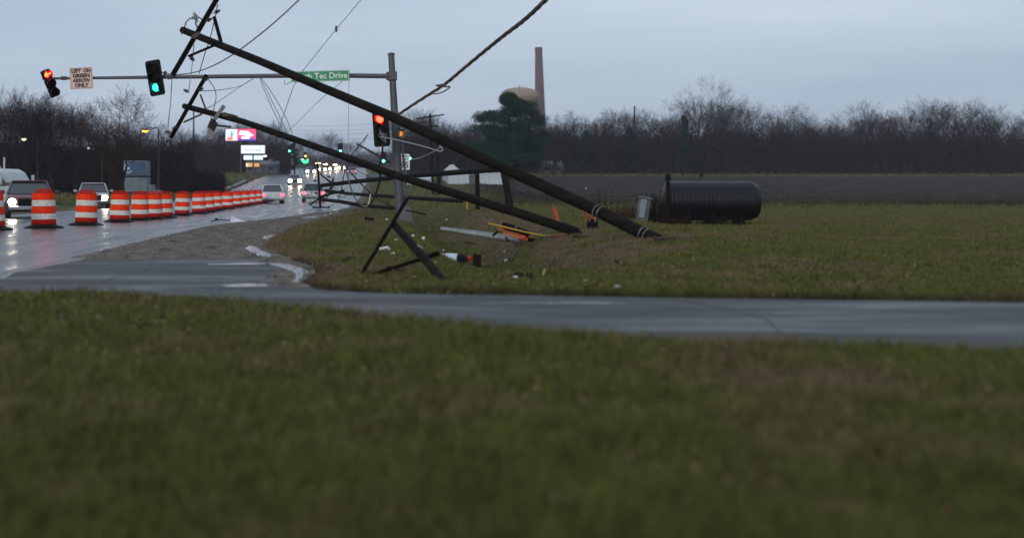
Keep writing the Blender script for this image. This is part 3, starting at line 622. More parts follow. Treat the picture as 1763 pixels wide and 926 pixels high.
# short standing posts under the downed pole
b = MB(); g0 = GZ(880, 58); b.tube([g0 - Vector((0, 0, .2)), g0.lerp(P(865, 284, 59.5), .5), P(865, 284, 59.5)], [.165, .155, .145], 14, rough=.03)
b.solo('timber_post', M_wood, 'thick short timber post propping up the level downed pole', 'post')
b = MB(); g0 = GZ(823, 74); b.tube([g0 - Vector((0, 0, .2)), P(821.5, 292, 74)], [.13, .12], 12, rough=.03); b.solo('timber_post', M_wood, 'thinner timber post standing under the middle of the level pole', 'post')
mk = empty('marker_post', GZ(804, 76), (0, 0, R(5)), 'slim grey marker post with a yellow lower sleeve in the field', 'marker post')
b = MB(); b.tube([(0, 0, .7), (0, 0, 1.35)], .04, 8); b.build('post', M_galv, mk); b = MB(); b.tube([(0, 0, -.1), (0, 0, .7)], .05, 10); b.build('sleeve', mat('marker_yellow', (.45, .27, .03), .6, noise=(.35, .2, .02)), mk)

# broken crossarm on the near grass
b0 = G(766, 485)
uf = empty('broken_crossarm', b0, (0, 0, 0), 'broken timber crossarm with long braces standing crossed on near grass', 'crossarm')
b = MB(); b.tube([b0 - Vector((-.02, 0, .04)), b0.lerp(P(680, 388, 17.2), .5), P(680, 388, 17.2)], [.046, .052, .048], 12, rough=.04); b.build('pole_stub', M_wood, uf, world=True)
b = MB(); g1 = G(621, 474.5); b.beam(g1, P(701, 342.6, 17.4), .045, .05, bev=.005); b.build('brace', M_arm, uf, world=True)
b = MB(); g2 = G(637, 475); m_ = P(722, 447, 16.4); b.beam(g2, m_, .045, .04, bev=.005); b.build('brace', M_arm, uf, world=True)
b = MB(); b.beam(m_, P(756, 436, 16.3), .06, .05, bev=.005); b.build('brace', M_arm, uf, world=True)
b = MB(); b.box(P(727, 441, 16.2), (.09, .03, .035), Euler((0, R(-25), 0)), bev=.005); b.build('bolt_plate', M_galv, uf, world=True)

# ------------------------------------------------------------------ traffic drums
M_or = mat('orange_sheeting', (1.0, .048, .002), .55, spec=.12, noise=(.80, .030, .002), nscale=14)
M_ord = mat('orange_plastic', (.52, .010, .003), .65, spec=.1, noise=(.36, .018, .008), nscale=6)
M_wb = mat('white_sheeting', (.82, .74, .68), .5, spec=.15, noise=(.58, .53, .49), nscale=12)
def make_drum():
    r = empty('traffic_drum', (0, 0, 0), (0, 0, 0), '-', 'traffic drum', 'orange and white traffic drums along the lane')
    rb = lambda z: .335 - (z - .1) * .042
    b = MB(); pr = [(.31, .06), (.335, .085)]
    edges = [.12, .235, .405, .59, .77, .95]
    for k, e in enumerate(edges):
        pr += [(rb(e) + .004, e - .006), (rb(e) - .006, e), (rb(e), e + .006)]
    pr += [(.292, .962), (.275, .975), (.10, .98), (0, .98)]
    b.lathe(pr, 32); b.build('drum_body', M_ord, r, sharp=60)
    for k in range(4):
        z0, z1 = edges[k + 1] + .006, edges[k + 2] - .006 if k < 4 else .93
        b = MB(); n = 32; vs_ = []; fs = []
        for z, e in ((z0, .0), (z0 + .002, .004), (z1 - .002, .004), (z1, .0)):
            for j in range(n):
                a = 2 * math.pi * j / n; rr = rb(z) + .0015 + e; vs_.append((rr * math.cos(a), rr * math.sin(a), z))
        for q in range(3):
            for j in range(n): fs.append((q * n + j, q * n + (j + 1) % n, (q + 1) * n + (j + 1) % n, (q + 1) * n + j))
        b.add(vs_, fs); b.build('white_band' if k % 2 == 0 else 'orange_band', M_wb if k % 2 == 0 else M_or, r, sharp=60)
    b = MB(); b.tube([(-.24, 0, .965), (-.235, 0, 1.01), (-.17, 0, 1.05), (.17, 0, 1.05), (.235, 0, 1.01), (.24, 0, .965)], .022, 8); b.box((0, 0, .99), (.40, .12, .04), bev=.01); b.build('handle', M_ord, r)
    b = MB(); b.lathe([(.54, 0), (.545, .02), (.50, .045), (.36, .085), (.33, .12), (.30, .12)], 16); b.build('rubber_base', M_blk, r, sharp=25)
    return r
dpx = [(-14, 402.5, 36), (75.5, 393.5, 38), (148, 387, 42), (205.5, 381, 47.5), (240.5, 377, 51), (265, 374.5, 53.5), (283, 372.7, 56), (313.5, 369.3, 61.5), (342.5, 366.5, 66), (359, 364, 71), (372.5, 361.5, 76), (391.5, 359.5, 81), (408, 357.5, 87), (421.5, 355.5, 93), (433.5, 353.3, 99), (444.5, 351.5, 105), (454, 349.8, 112), (463, 348, 119), (470.5, 346, 127), (478, 344, 136)]
dl = ['cut off by the left edge of the picture', 'whole one farthest left, with the widest black base', 'in front of the silver car with one headlight showing', 'standing alone right of the silver car', 'left end of the bunch of three overlapping drums', 'middle of the bunch of three overlapping drums', 'right end of the bunch of three overlapping drums', 'standing alone just right of the bunch of three', 'first of the three crowded drums beyond the lone one', 'second of the three crowded drums beyond the lone one', 'third of the three crowded drums beyond the lone one',
      'tenth from the far end of the long line', 'ninth from the far end', 'eighth from the far end', 'seventh from the far end', 'sixth from the far end', 'fifth from the far end', 'fourth from the far end', 'third from the far end of the line', 'last and smallest drum of the line, by the white car']
dl[11] = 'ninth from the far end'; dl[12] = 'eighth from the far end'; dl[13] = 'seventh from the far end'; dl[14] = 'sixth from the far end'; dl[15] = 'fifth from the far end'; dl[16] = 'fourth from the far end'; dl[17] = 'third from the far end'; dl[18] = 'second from the far end'
drum = make_drum(); nobase = None
for k, (x, y, d) in enumerate(dpx):
    o = drum if k == 0 else copy_tree(drum)
    p = Vector(((x - HX) / F * d, d, float(base(d)) + .009))
    o.location = p; o.rotation_euler = (R(rnd.uniform(-2.2, 2.2)) if k > 2 else 0, R(rnd.uniform(-2.2, 2.2)), R(rnd.uniform(-25, 25)))
    o['label'] = 'orange and white traffic drum, ' + dl[k]

# ------------------------------------------------------------------ vehicles
M_head = mat('lit_headlight', (.8, .8, .7), .3, emit=(1, .86, .62), es=60)
M_headf = mat('lit_headlight_far', (.8, .8, .7), .3, emit=(1, .68, .36), es=45)
M_tail = mat('lit_tail_light', (.5, .02, .03), .3, emit=(1, .08, .13), es=3.5)
M_taild = mat('tail_light', (.30, .01, .01), .3, noise=(.22, .01, .01))
M_hoff = mat('headlight_unlit', (.3, .31, .33), .15, noise=(.4, .41, .42), coat=.5)
M_chrome = mat('chrome_trim', (.45, .45, .47), .2, .9, noise=(.38, .38, .4))
def loft(b, secs):      # secs: list of closed rings with same count
    n = len(secs[0]); vs_ = [v for s_ in secs for v in s_]; fs = []
    for i in range(len(secs) - 1):
        for j in range(n): fs.append((i * n + j, i * n + (j + 1) % n, (i + 1) * n + (j + 1) % n, (i + 1) * n + j))
    fs.append(tuple(range(n - 1, -1, -1))); fs.append(tuple((len(secs) - 1) * n + j for j in range(n)))
    b.add(vs_, fs)
def make_vehicle(kind, colr, label, cat, name, head=None, tail=None, group='vehicles on the wet road', amber=False):
    # forward = -Y ; length 4.7 (car) 5.4 (pickup)
    pm = mat('paint_' + '_'.join(str(int(c * 100)) for c in colr), colr, .32, .15, coat=.4, noise=tuple(c * .85 for c in colr), nscale=1.5)
    r = empty(name, (0, 0, 0), (0, 0, 0), label, cat, group)
    suv = kind in ('suv', 'pickup', 'van'); L = {'sedan': 4.6, 'suv': 4.7, 'pickup': 5.4, 'van': 5.2}[kind]; h = L / 2; w = .90 if not suv else .95
    belt = .90 if not suv else .98; roof = 1.42 if kind == 'sedan' else (1.52 if kind == 'suv' else (1.50 if kind == 'pickup' else 2.1)); hood = belt - (.06 if suv else .12); lo = .22 if not suv else .26
    def ring(y, zb, zt, ww):
        tw = ww * .90; m = zb + (zt - zb) * .55
        return [(-ww * .93, y, zb), (ww * .93, y, zb), (ww, y, zb + .12), (ww, y, m), (ww * .975, y, zt - .07), (tw, y, zt), (-tw, y, zt), (-ww * .975, y, zt - .07), (-ww, y, m), (-ww, y, zb + .12)]
    nose = -h
    b = MB(); loft(b, [ring(nose, lo + .1, hood - .22, w * .86), ring(nose + .07, lo + .02, hood - .10, w * .93), ring(nose + .25, lo, hood - .03, w * .985), ring(nose + 1.2, lo, hood + .03, w), ring(nose + 1.6, lo, belt, w), ring(h - .9, lo, belt, w), ring(h - .2, lo, belt - .02, w * .98), ring(h - .04, lo + .04, belt - .06, w * .95), ring(h, lo + .12, belt - .16, w * .88)])
    b.build('body', pm, r, sharp=50)
    y0 = nose + (1.15 if kind != 'van' else .7); y1 = nose + (1.95 if kind != 'van' else 1.3)
    y2, y3 = {'sedan': (h - 1.5, h - .75), 'suv': (h - .55, h - .12), 'pickup': (h - 2.35, h - 2.05), 'van': (h - .25, h - .08)}[kind]
    wb, wt = w * .91, w * .70
    b = MB(); v = [(-wb, y0, belt - .01), (wb, y0, belt - .01), (wb, y3, belt - .01), (-wb, y3, belt - .01), (-wt, y1, roof - .05), (wt, y1, roof - .05), (wt, y2, roof - .05), (-wt, y2, roof - .05)]
    b.add(v, [(3, 2, 1, 0), (4, 5, 6, 7), (0, 1, 5, 4), (1, 2, 6, 5), (2, 3, 7, 6), (3, 0, 4, 7)]); b.build('windows', M_dark, r, smooth_=False)
    b = MB(); b.box((0, (y1 + y2) / 2, roof - .015), (wt * 2 + .05, y2 - y1 + .12, .07), bev=.03)
    b.build('roof', pm, r)
    def pil(*a_, **k_):
        b = MB(); b.beam(*a_, **k_); b.build('pillar', pm, r)
    for s in (-1, 1):
        pil((s * wb, y0, belt), (s * (wt + .01), y1, roof - .03), .07, .06, up=(1, 0, 0)); pil((s * wb, y3, belt), (s * (wt + .01), y2, roof - .03), .10, .09, up=(1, 0, 0))
        ym = (y1 + y2) / 2; pil((s * (wb + .0), ym, belt), (s * (wt + .015), ym, roof - .03), .08, .05, up=(1, 0, 0))
    b = MB(); b.box((0, nose - .02, hood - .29), (w * 1.05, .06, .22 if not suv else .30), bev=.02); b.build('grille', M_blk, r)
    b = MB(); b.box((0, nose - .0, lo + .15), (w * 1.78, .16, .2), bev=.05); b.build('front_bumper', pm if kind == 'sedan' else M_chrome, r)
    b = MB(); b.box((0, h + .0, lo + .2), (w * 1.78, .14, .2), bev=.05); b.build('rear_bumper', pm if kind != 'pickup' else M_chrome, r)
    for s in (-1, 1):
        b = MB(); Mx = Matrix.Rotation(R(90), 3, 'X'); hr = .15 if head is not M_headf else .28
        b.lathe([(hr, 0), (hr * .85, .05), (hr * .4, .075), (0, .08)], 14, (s * w * .74, nose + .01, hood - .27), Mx); b.build('headlight', head or M_hoff, r)
        b = MB(); b.box((s * w * .82, h + .0, belt - .24), (.30, .06, .17), bev=.02); b.build('taillight', tail or M_taild, r)
        b = MB(); b.box((s * (w + .13), y0 + .45, belt + .06), (.22, .10, .16), bev=.03); b.build('mirror', pm, r)
        for yy in (nose + .85, h - .95):
            wr = .34 if not suv else .36; Mw = Matrix.Rotation(R(90), 3, 'Y')
            b = MB(); b.lathe([(wr * .6, -.11), (wr * .95, -.11), (wr, -.07), (wr, .07), (wr * .95, .11), (wr * .6, .11)], 20, (s * (w - .10), yy, wr), Mw); t_ = b.build('tyre', M_tyre, r)
            b = MB(); b.lathe([(0, -.10), (wr * .6, -.10), (wr * .62, 0), (wr * .6, .10), (0, .10)], 14, (s * (w - .10), yy, wr), Mw); b.build('rim', M_rim, t_)
    if amber:
        for s in (-1, 1):
            b = MB(); b.box((s * w * .72, nose - .03, hood - .47), (.2, .04, .08)); b.build('fog_light', mat('lit_amber_lamp', (.4, .2, .02), .4, emit=(1, .5, .1), es=12), r)
    b = MB(); b.box((0, h + .03, belt - .35), (.32, .02, .16)); b.build('number_plate', M_white, r)
    return r
def put(o, px, d, rz=0, dz=0):
    x = (px - HX) / F * d; o.location = (x, d, float(base(d)) + .01 + dz); sl_ = math.atan2(float(base(d + 3)) - float(base(d - 3)), 6)
    o.rotation_euler = (sl_ * math.cos(rz), 0, rz); return o
v1 = make_vehicle('pickup', (.10, .022, .035), 'dark red pickup truck facing the viewer with one headlight showing behind drums', 'pickup truck', 'pickup_truck', head=M_head, amber=True)
put(v1, 50, 57.5, R(14))
v2 = make_vehicle('suv', (.42, .43, .45), 'silver car with one bright headlight showing behind the second whole drum from left', 'car', 'parked_car', head=M_head); v2.name = 'car'
put(v2, 161, 86, R(10))
v3 = make_vehicle('sedan', (.55, .56, .58), 'white car driving away with pink-red tail lights at the drum line end', 'car', 'car', tail=M_tail)
put(v3, 467.5, 109, R(186))
v4 = make_vehicle('suv', (.34, .35, .37), 'grey car with red tail light partly hidden by upright crossarm', 'car', 'car', tail=M_tail)
put(v4, 540, 118, R(181))
v5 = make_vehicle('suv', (.22, .23, .25), 'oncoming car with both headlights mirrored in the wet road', 'car', 'car', head=M_headf)
put(v5, 507, 212, R(4), 0)
labs = ['far oncoming car with warm headlights, leftmost of the distant glare', 'far oncoming car, second from the left in the distant glare', 'far oncoming car, third from the left in the distant glare', 'far oncoming car with white headlights, right end of the distant glare']
for k, (px, d) in enumerate(((535, 300), (554, 330), (573, 345), (588, 372))):
    o = copy_tree(v5); put(o, px, d, R(2)); o['label'] = labs[k]
o = copy_tree(v4); put(o, 606, 300, R(180)); o['label'] = 'far car driving away with red tail lights, right of the headlight glare'
# white lorry cab at the left edge
lc = empty('truck', (0, 0, 0), (0, 0, 0), 'white truck cab partly out of view behind the dark red pickup', 'truck', 'vehicles on the wet road')
M_tw = mat('truck_white', (.42, .47, .46), .35, coat=.5, noise=(.36, .40, .40), nscale=2)
b = MB(); b.prism([(-1.1, .5), (-1.15, 1.35), (-.95, 1.5), (-.35, 2.35), (.1, 2.55), (1.3, 2.6), (1.5, 2.5), (1.5, .5)], -1.15, 1.15); b.build('cab', M_tw, lc, bevel=.06)
b = MB(); b.prism([(-.93, 1.54), (-.38, 2.28), (.25, 2.28), (.25, 1.5)], -1.165, 1.165); b.build('side_window', M_dark, lc, smooth_=False)
b = MB(); b.prism([(1.6, .7), (1.6, 2.75), (6.5, 2.75), (6.5, .7)], -1.2, 1.2); b.build('cargo_box', M_tw, lc, bevel=.04)
b = MB(); b.tube([(1.28, 1.45, .8), (1.28, 1.45, 3.3)], .07, 10); b.build('exhaust_stack', M_chrome, lc)
b = MB(); b.box((1.42, -.7, 1.9), (.12, .2, .6), bev=.03); b.box((-1.42, -.7, 1.9), (.12, .2, .6), bev=.03); b.build('mirror', M_tw, lc)
b = MB(); b.box((0, -1.2, .55), (2.2, .2, .35), bev=.05); b.build('front_bumper', M_chrome, lc)
for yy in (-.3, 3.6, 5.6):
    for s in (-1, 1):
        Mw = Matrix.Rotation(R(90), 3, 'Y'); b = MB(); b.lathe([(.28, -.14), (.48, -.14), (.5, 0), (.48, .14), (.28, .14)], 20, (s * 1.0, yy, .5), Mw); t_ = b.build('tyre', M_tyre, lc); b = MB(); b.lathe([(0, -.13), (.28, -.13), (.28, .13), (0, .13)], 14, (s * 1.0, yy, .5), Mw); b.build('rim', M_rim, t_)
put(lc, 14, 84, R(62)); lc.location.z = float(ground_z(lc.location.x, 84)) - .35

# ------------------------------------------------------------------ bare trees
M_bark = mat('bark', (.012, .010, .009), .95, spec=.05, noise=(.026, .021, .019), nscale=4, bump=.5)
M_twig = mat('twigs', (.013, .0095, .009), .95, spec=.05, noise=(.030, .021, .019), nscale=.6)
for m_ in (M_twig, M_bark):
    t_ = m_.node_tree; bs_ = t_.nodes['Principled BSDF']; l_ = bs_.inputs['Base Color'].links[0]; src = l_.from_socket; oi = t_.nodes.new('ShaderNodeObjectInfo'); rr_ = t_.nodes.new('ShaderNodeValToRGB'); e_ = rr_.color_ramp.elements
    e_[0].color = (.75, .72, .78, 1); e_[1].color = (1.9, 1.45, 1.2, 1); mm_ = t_.nodes.new('ShaderNodeMix'); mm_.data_type = 'RGBA'; mm_.blend_type = 'MULTIPLY'; mm_.inputs['Factor'].default_value = 1
    t_.links.new(oi.outputs['Random'], rr_.inputs[0]); t_.links.new(src, mm_.inputs['A']); t_.links.new(rr_.outputs[0], mm_.inputs['B']); t_.links.new(mm_.outputs['Result'], bs_.inputs['Base Color'])
M_bark2 = mat('bark_far', (.035, .028, .03), .9, noise=(.06, .048, .048), nscale=4)
def tree_mesh(seed, H=12, spread=1.0, levels=6, droop=0.0, trunk_h=.22, twig=.012, dense=1.0, ang=(22, 48)):
    rs = random.Random(seed); T = MB(); Bm = MB()
    def seg(p, d, L, r, lv, MBx):
        n = 3 if lv < 3 else 2; pts = [p]; rad = [r]; q = p.copy(); dd = d.copy()
        for i in range(n):
            dd = (dd + Vector((rs.uniform(-1, 1), rs.uniform(-1, 1), rs.uniform(-.5, .7))) * .14).normalized()
            q = q + dd * (L / n); pts.append(q.copy()); rad.append(max(r * (1 - .38 * (i + 1) / n), twig * .5))
        (T if lv < 2 else Bm).tube(pts, rad, 7 if lv < 2 else (4 if lv < 4 else 3), cap=False)
        return pts, rad, dd
    def grow(p, d, L, r, lv):
        pts, rad, dd = seg(p, d, L, r, lv, None)
        if lv >= levels: return
        nb = rs.choice((3, 4)) if lv < 2 else (rs.choice((3, 3, 4)) if lv < 4 else 3)
        nb = max(2, int(round(nb * dense)))
        for k in range(nb):
            i = len(pts) - 1 if k < 2 else rs.randint(1, len(pts) - 1)
            a = R(rs.uniform(*ang)) * (0.55 if k == 0 else 1.0) * spread; az = rs.uniform(0, 6.283)
            u = dd.orthogonal().normalized(); w = dd.cross(u); nd = (dd * math.cos(a) + (u * math.cos(az) + w * math.sin(az)) * math.sin(a))
            nd.z += .12 - droop * (lv > 2); nd.normalize()
            grow(pts[i], nd, L * rs.uniform(.66, .84), rad[i] * (.72 if k == 0 else .56), lv + 1)
    grow(Vector((0, 0, -.3)), Vector((rs.uniform(-.06, .06), rs.uniform(-.06, .06), 1)).normalized(), H * trunk_h, H * .019, 0)
    zmax = max(v[2] for v in Bm.v); s = H / zmax
    for X in (T, Bm): X.v = [(v[0] * s, v[1] * s, v[2] * s) for v in X.v]
    return T, Bm
def make_tree(name, label, group, seed, mt=M_bark, mb=M_twig, **k):
    r = empty(name, (0, 0, 0), (0, 0, 0), label, 'tree', group); T, B = tree_mesh(seed, **k)
    T.build('trunk', mt, r); B.build('crown', mb, r, smooth_=False); return r
protos = [(11, dict(H=12, levels=6, spread=1.0)), (22, dict(H=12, levels=6, spread=.85, trunk_h=.26)), (35, dict(H=12, levels=6, spread=1.15)), (47, dict(H=12, levels=6, spread=.7, trunk_h=.3)), (58, dict(H=12, levels=6, spread=1.0, droop=.1))]
PR = []
used = {}
def place_tree(k, x, d, H, label, group, rz=None):
    if k not in used:
        seed, kw = protos[k]; o = make_tree('bare_tree', label, group, seed, **kw); used[k] = o
    else: o = copy_tree(used[k])
    o.location = (x, d, float(ground_z(x, d))); s = H / 12; o.scale = (s * rnd.uniform(.9, 1.15), s * rnd.uniform(.9, 1.15), s); o.rotation_euler = (0, 0, rnd.uniform(0, 6.28) if rz is None else rz)
    o['label'] = label; o['group'] = group; return o
def px_tree(px, ytop, d, k, label, group):
    x = (px - HX) / F * d; g0 = float(ground_z(x, d)); H = CAMH + (HY - ytop) / F * d - g0
    return place_tree(k, x, d, H, label, group)
# the single large spreading tree on the left
big = make_tree('bare_tree', 'large spreading bare tree standing out before the left wood', 'bare trees left of the road', 77, H=13, levels=6, spread=1.15, trunk_h=.22, ang=(24, 50), twig=.018)
x = (212 - HX) / F * 125; big.location = (x, 125, float(ground_z(x, 125))); big.rotation_euler = (0, 0, 1.0)
hz_ = CAMH + (HY - 140) / F * 125 - float(ground_z(x, 125)); big.scale = (hz_ / 13 * 1.0, hz_ / 13 * 1.0, hz_ / 13)
wl, gl = 'bare dark tree in the dense wood left of the road', 'bare trees left of the road'
sky_l = lambda px: np.interp(px, [-160, 0, 35, 70, 120, 170, 240, 300, 360], [150, 164, 142, 160, 164, 190, 212, 214, 205])
for row, (d, n) in enumerate(((150, 17), (172, 17), (200, 17))):
    for k in range(n):
        px = -150 + (k + rnd.uniform(-.4, .4)) * 480 / n
        if d == 150 and px > 290: continue
        px_tree(px, float(sky_l(px)) + rnd.choice((rnd.uniform(-8, 4), rnd.uniform(4, 28))) + (8 if row == 0 else 0), d + rnd.uniform(-8, 8), rnd.randrange(5), wl, gl)
px_tree(36, 140, 160, 1, 'tall bare tree whose crown rises highest above the left wood', gl)
wm, gm = 'bare tree behind the lit signs in the middle distance', 'bare trees in the middle distance'
for row, (d, n) in enumerate(((312, 9), (365, 10))):
    for k in range(n):
        px = 318 + (k + rnd.uniform(-.4, .4)) * 185 / n
        px_tree(px, np.interp(px, [310, 350, 415, 430, 470, 500, 520], [212, 215, 195, 190, 195, 205, 240]) + rnd.uniform(0, 22), d + rnd.uniform(-12, 12), rnd.randrange(5), wm, gm)
wf, gf = 'distant pale hazy bare tree beyond the end of the road', 'distant bare trees beyond the road'
for k in range(17):
    px = 498 + (k + rnd.uniform(-.4, .4)) * 215 / 17
    px_tree(px, np.interp(px, [490, 520, 545, 570, 590, 620, 680, 720], [240, 238, 222, 216, 225, 246, 250, 230]) + rnd.uniform(0, 10), 560 + rnd.uniform(-60, 80), rnd.randrange(5), wf, gf)
wr, gr_ = 'bare tree in the wood directly behind the mast pole', 'bare trees behind the mast pole'
for d, n in ((270, 8), (310, 7)):
    for k in range(n):
        px = 690 + (k + rnd.uniform(-.4, .4)) * 125 / n
        px_tree(px, np.interp(px, [680, 700, 730, 770, 790, 830], [195, 178, 180, 200, 222, 205]) + rnd.uniform(0, 14), d + rnd.uniform(-10, 10), rnd.randrange(5), wr, gr_)
wq, gq = 'bare dark tree in the wood along the far field edge', 'bare trees along the field edge'
sky_r = lambda px: np.interp(px, [800, 930, 970, 1010, 1060, 1110, 1150, 1185, 1250, 1400, 1800], [215, 196, 188, 186, 182, 190, 202, 175, 165, 180, 172])
for row, (d, n) in enumerate(((296, 28), (318, 30), (345, 26))):
    for k in range(n):
        px = 800 + (k + rnd.uniform(-.45, .45)) * 1010 / n
        dd = d + rnd.uniform(-8, 8); px_tree(px, float(sky_r(px)) + rnd.choice((rnd.uniform(-12, 6), rnd.uniform(2, 18), rnd.uniform(12, 32))) + (12 if row == 0 else -3), dd, rnd.randrange(5), wq, gq)
px_tree(1206, 130, 262, 2, 'tall bare tree rising highest at the right part of the wood', gq)
px_tree(1052, 235, 284, 3, 'small bare tree in front of the wood with its trunk clear of the field edge', gq)
px_tree(972, 232, 286, 1, 'small bare tree in front of the wood, nearest to the brick chimney', gq)
# thicket between the trunks: dense twigs
def thicket(name, xs0, xs1, d0, d1, hmax, N, label, kx=None):
    n = N; x = nprs.uniform(xs0, xs1, n); d = nprs.uniform(d0, d1, n); xx = (x - HX) / F * d
    z = ground_z(xx, d); hh = hmax * np.clip(.62 + .30 * nz(xx, d, .13, 3) + .2 * nz(xx, d, .42, 6), .35, 1.2) * d / ((d0 + d1) / 2)
    s = nprs.rand(n) ** .8 * np.maximum(hh, 1.0); L = nprs.uniform(.5, 1.6, n); a = nprs.uniform(0, 6.28, n); t = nprs.uniform(.2, 1.1, n)
    dx, dy, dz = np.cos(a) * np.sin(t) * L, np.sin(a) * np.sin(t) * L, np.cos(t) * L; w = nprs.uniform(.02, .06, n)
    p = np.stack([xx, d, z + s - .3], 1); q = p + np.stack([dx, dy, dz], 1); o_ = np.stack([w, w * 0, w * .3], 1)
    V = np.stack([p - o_, p + o_, q], 1).reshape(-1, 3)
    o = np_mesh(name, V, np.arange(3 * n).reshape(-1, 3), M_twig, False); tag(o, label, 'undergrowth', kind='stuff')
thicket('undergrowth', -180, 330, 158, 205, 7.0, 90000, 'dark twiggy undergrowth filling the wood left of the road')
thicket('undergrowth', 310, 500, 300, 370, 9.5, 30000, 'dark twiggy undergrowth behind the lit signs')
thicket('undergrowth', 692, 1820, 292, 345, 12.5, 210000, 'dark twiggy undergrowth along the far edge of the field')
thicket('undergrowth', 480, 720, 520, 620, 9.5, 30000, 'pale distant scrub beyond the end of the road')
thicket('undergrowth', 225, 385, 165, 215, 2.2, 14000, 'low brown scrub at the left roadside before the signs')

# evergreens
M_needle = mat('needles', (.005, .018, .009), .85, spec=.1, noise=(.022, .058, .028), nscale=.55)
def evergreen(px, ytop, d, wid, label, seed, n=46, lean=0.0, brown=False):
    rs = random.Random(seed); x = (px - HX) / F * d; g0 = float(ground_z(x, d)); H = CAMH + (HY - ytop) / F * d - g0; Wd = wid / F * d
    r = empty('pine_tree' if wid > 60 else 'evergreen_tree', (x, d, g0), (0, 0, 0), label, 'tree')
    T = MB(); T.tube([(0, 0, -.3), (.1, 0, H * .3), (-.05, .1, H * .6), (.1, 0, H * .93)], [H * .022, H * .017, H * .011, H * .004], 8)
    C = []; Cv = []
    for k in range(n):
        t = (k + .5) / n; z = H * (.14 + .82 * t); rad = Wd / 2 * (1 - t ** 2.7) ** .66 * rs.uniform(.5, 1.12) * (.9 + .1 * min(1, t / .25)); az = rs.uniform(0, 6.28) + k * 2.4
        tip = Vector((math.cos(az) * rad, math.sin(az) * rad, z + rad * .12)); T.tube([(0, 0, z - .2 * rad * .3), tip * .5 + Vector((0, 0, z * .5 - .1)), tip], [H * .005, H * .0035, .02], 4)
        for f in (.35, .62, .88, 1.0):
            c = Vector((tip.x * f, tip.y * f, z + rad * .12 * f)); pr_ = Wd * rs.uniform(.075, .125) * (1.25 - .35 * f)
            m = int(230 * (1.2 if wid > 60 else .7)); u = nprs.randn(m, 3); u /= np.linalg.norm(u, axis=1)[:, None]; rr = nprs.rand(m) ** .45
            cp = np.array(c) + u * rr[:, None] * np.array([pr_, pr_, pr_ * .62]) + nprs.randn(m, 3) * .05
            dirs = nprs.randn(m, 3) + u * .8 + np.array([0, 0, .4]); dirs /= np.linalg.norm(dirs, axis=1)[:, None]; s_ = nprs.uniform(.18, .42, m)[:, None]
            o_ = np.cross(dirs, nprs.randn(m, 3)); o_ /= np.linalg.norm(o_, axis=1)[:, None]
            Cv.append(np.stack([cp - o_ * .05 * s_ / .3, cp + o_ * .05 * s_ / .3, cp + dirs * s_], 1).reshape(-1, 3))
    T.build('trunk', M_bark, r); V = np.concatenate(Cv); np_mesh('crown', V, np.arange(len(V)).reshape(-1, 3), M_needle, False, parent=r)
evergreen(878, 161, 235, 140, 'large dark green pine with layered crown in front of the water tower', 5, 82)
evergreen(1082, 218, 292, 34, 'dark rounded evergreen in the wood below the thin far post', 6, 22)
evergreen(1010, 224, 292, 28, 'dark evergreen in the wood nearest the brick chimney', 7, 20)
evergreen(1176, 196, 284, 34, 'dark pointed evergreen under the tall tree at the right of the wood', 8, 22)
evergreen(507, 240, 300, 16, 'small dark evergreen beside the road beyond the lit signs', 9, 16)

# ------------------------------------------------------------------ far structures
M_brick = bpy.data.materials.new('chimney_brick'); M_brick.use_nodes = True; t_ = M_brick.node_tree; bs = t_.nodes['Principled BSDF']; bs.inputs['Roughness'].default_value = .85
bt = t_.nodes.new('ShaderNodeTexBrick'); bt.inputs['Scale'].default_value = 1.6; bt.inputs['Color1'].default_value = (.15, .085, .080, 1); bt.inputs['Color2'].default_value = (.12, .068, .064, 1); bt.inputs['Mortar'].default_value = (.16, .12, .11, 1)
tcx = t_.nodes.new('ShaderNodeTexCoord'); t_.links.new(tcx.outputs['Object'], bt.inputs['Vector']); t_.links.new(bt.outputs[0], bs.inputs['Base Color'])
dC = 620.0; x = (932 - HX) / F * dC; sc = dC / F; gz = 8.5
ch = empty('chimney', (x, dC, gz), (0, 0, 0), 'tall tapering red brick factory chimney behind the pine', 'chimney')
topz = CAMH + (HY - 82) * sc - gz; off = (927.3 - 932) * sc
b = MB(); b.lathe([(10.4 * sc, 0), (9.6 * sc, topz * .35), (6.2 * sc, topz * .96), (6.0 * sc, topz * .97)], 28); 
b.v = [(v[0] + off * v[2] / topz, v[1], v[2]) for v in b.v]; b.build('shaft', M_brick, ch)
b = MB(); b.lathe([(6.0 * sc, topz * .965), (6.6 * sc, topz * .972), (6.6 * sc, topz * .995), (6.1 * sc, topz), (5.0 * sc, topz), (5.0 * sc, topz - 1)], 28); b.v = [(v[0] + off, v[1], v[2]) for v in b.v]; b.build('rim', M_brick, ch)
dT = 600.0; x = (894.5 - HX) / F * dT; sc = dT / F; gz = 8.5
wt_ = empty('water_tower', (x, dT, gz), (0, 0, 0), 'pale tan domed water tower tank behind the pine', 'water tower')
M_tan = mat('tank_paint', (.32, .235, .165), .7, noise=(.26, .19, .135), nscale=.3, stretch=(3, 3, .3))
T0 = CAMH + (HY - 151) * sc - gz; Rt = 32.5 * sc
b = MB(); b.lathe([(.5, T0 - Rt * 1.1), (Rt * .6, T0 - Rt * 1.0), (Rt * .9, T0 - Rt * .78), (Rt, T0 - Rt * .52), (Rt * .985, T0 - Rt * .36), (Rt * .88, T0 - Rt * .19), (Rt * .66, T0 - Rt * .08), (Rt * .36, T0 - Rt * .02), (0, T0)], 36); b.build('tank', M_tan, wt_, sharp=60)
b = MB()
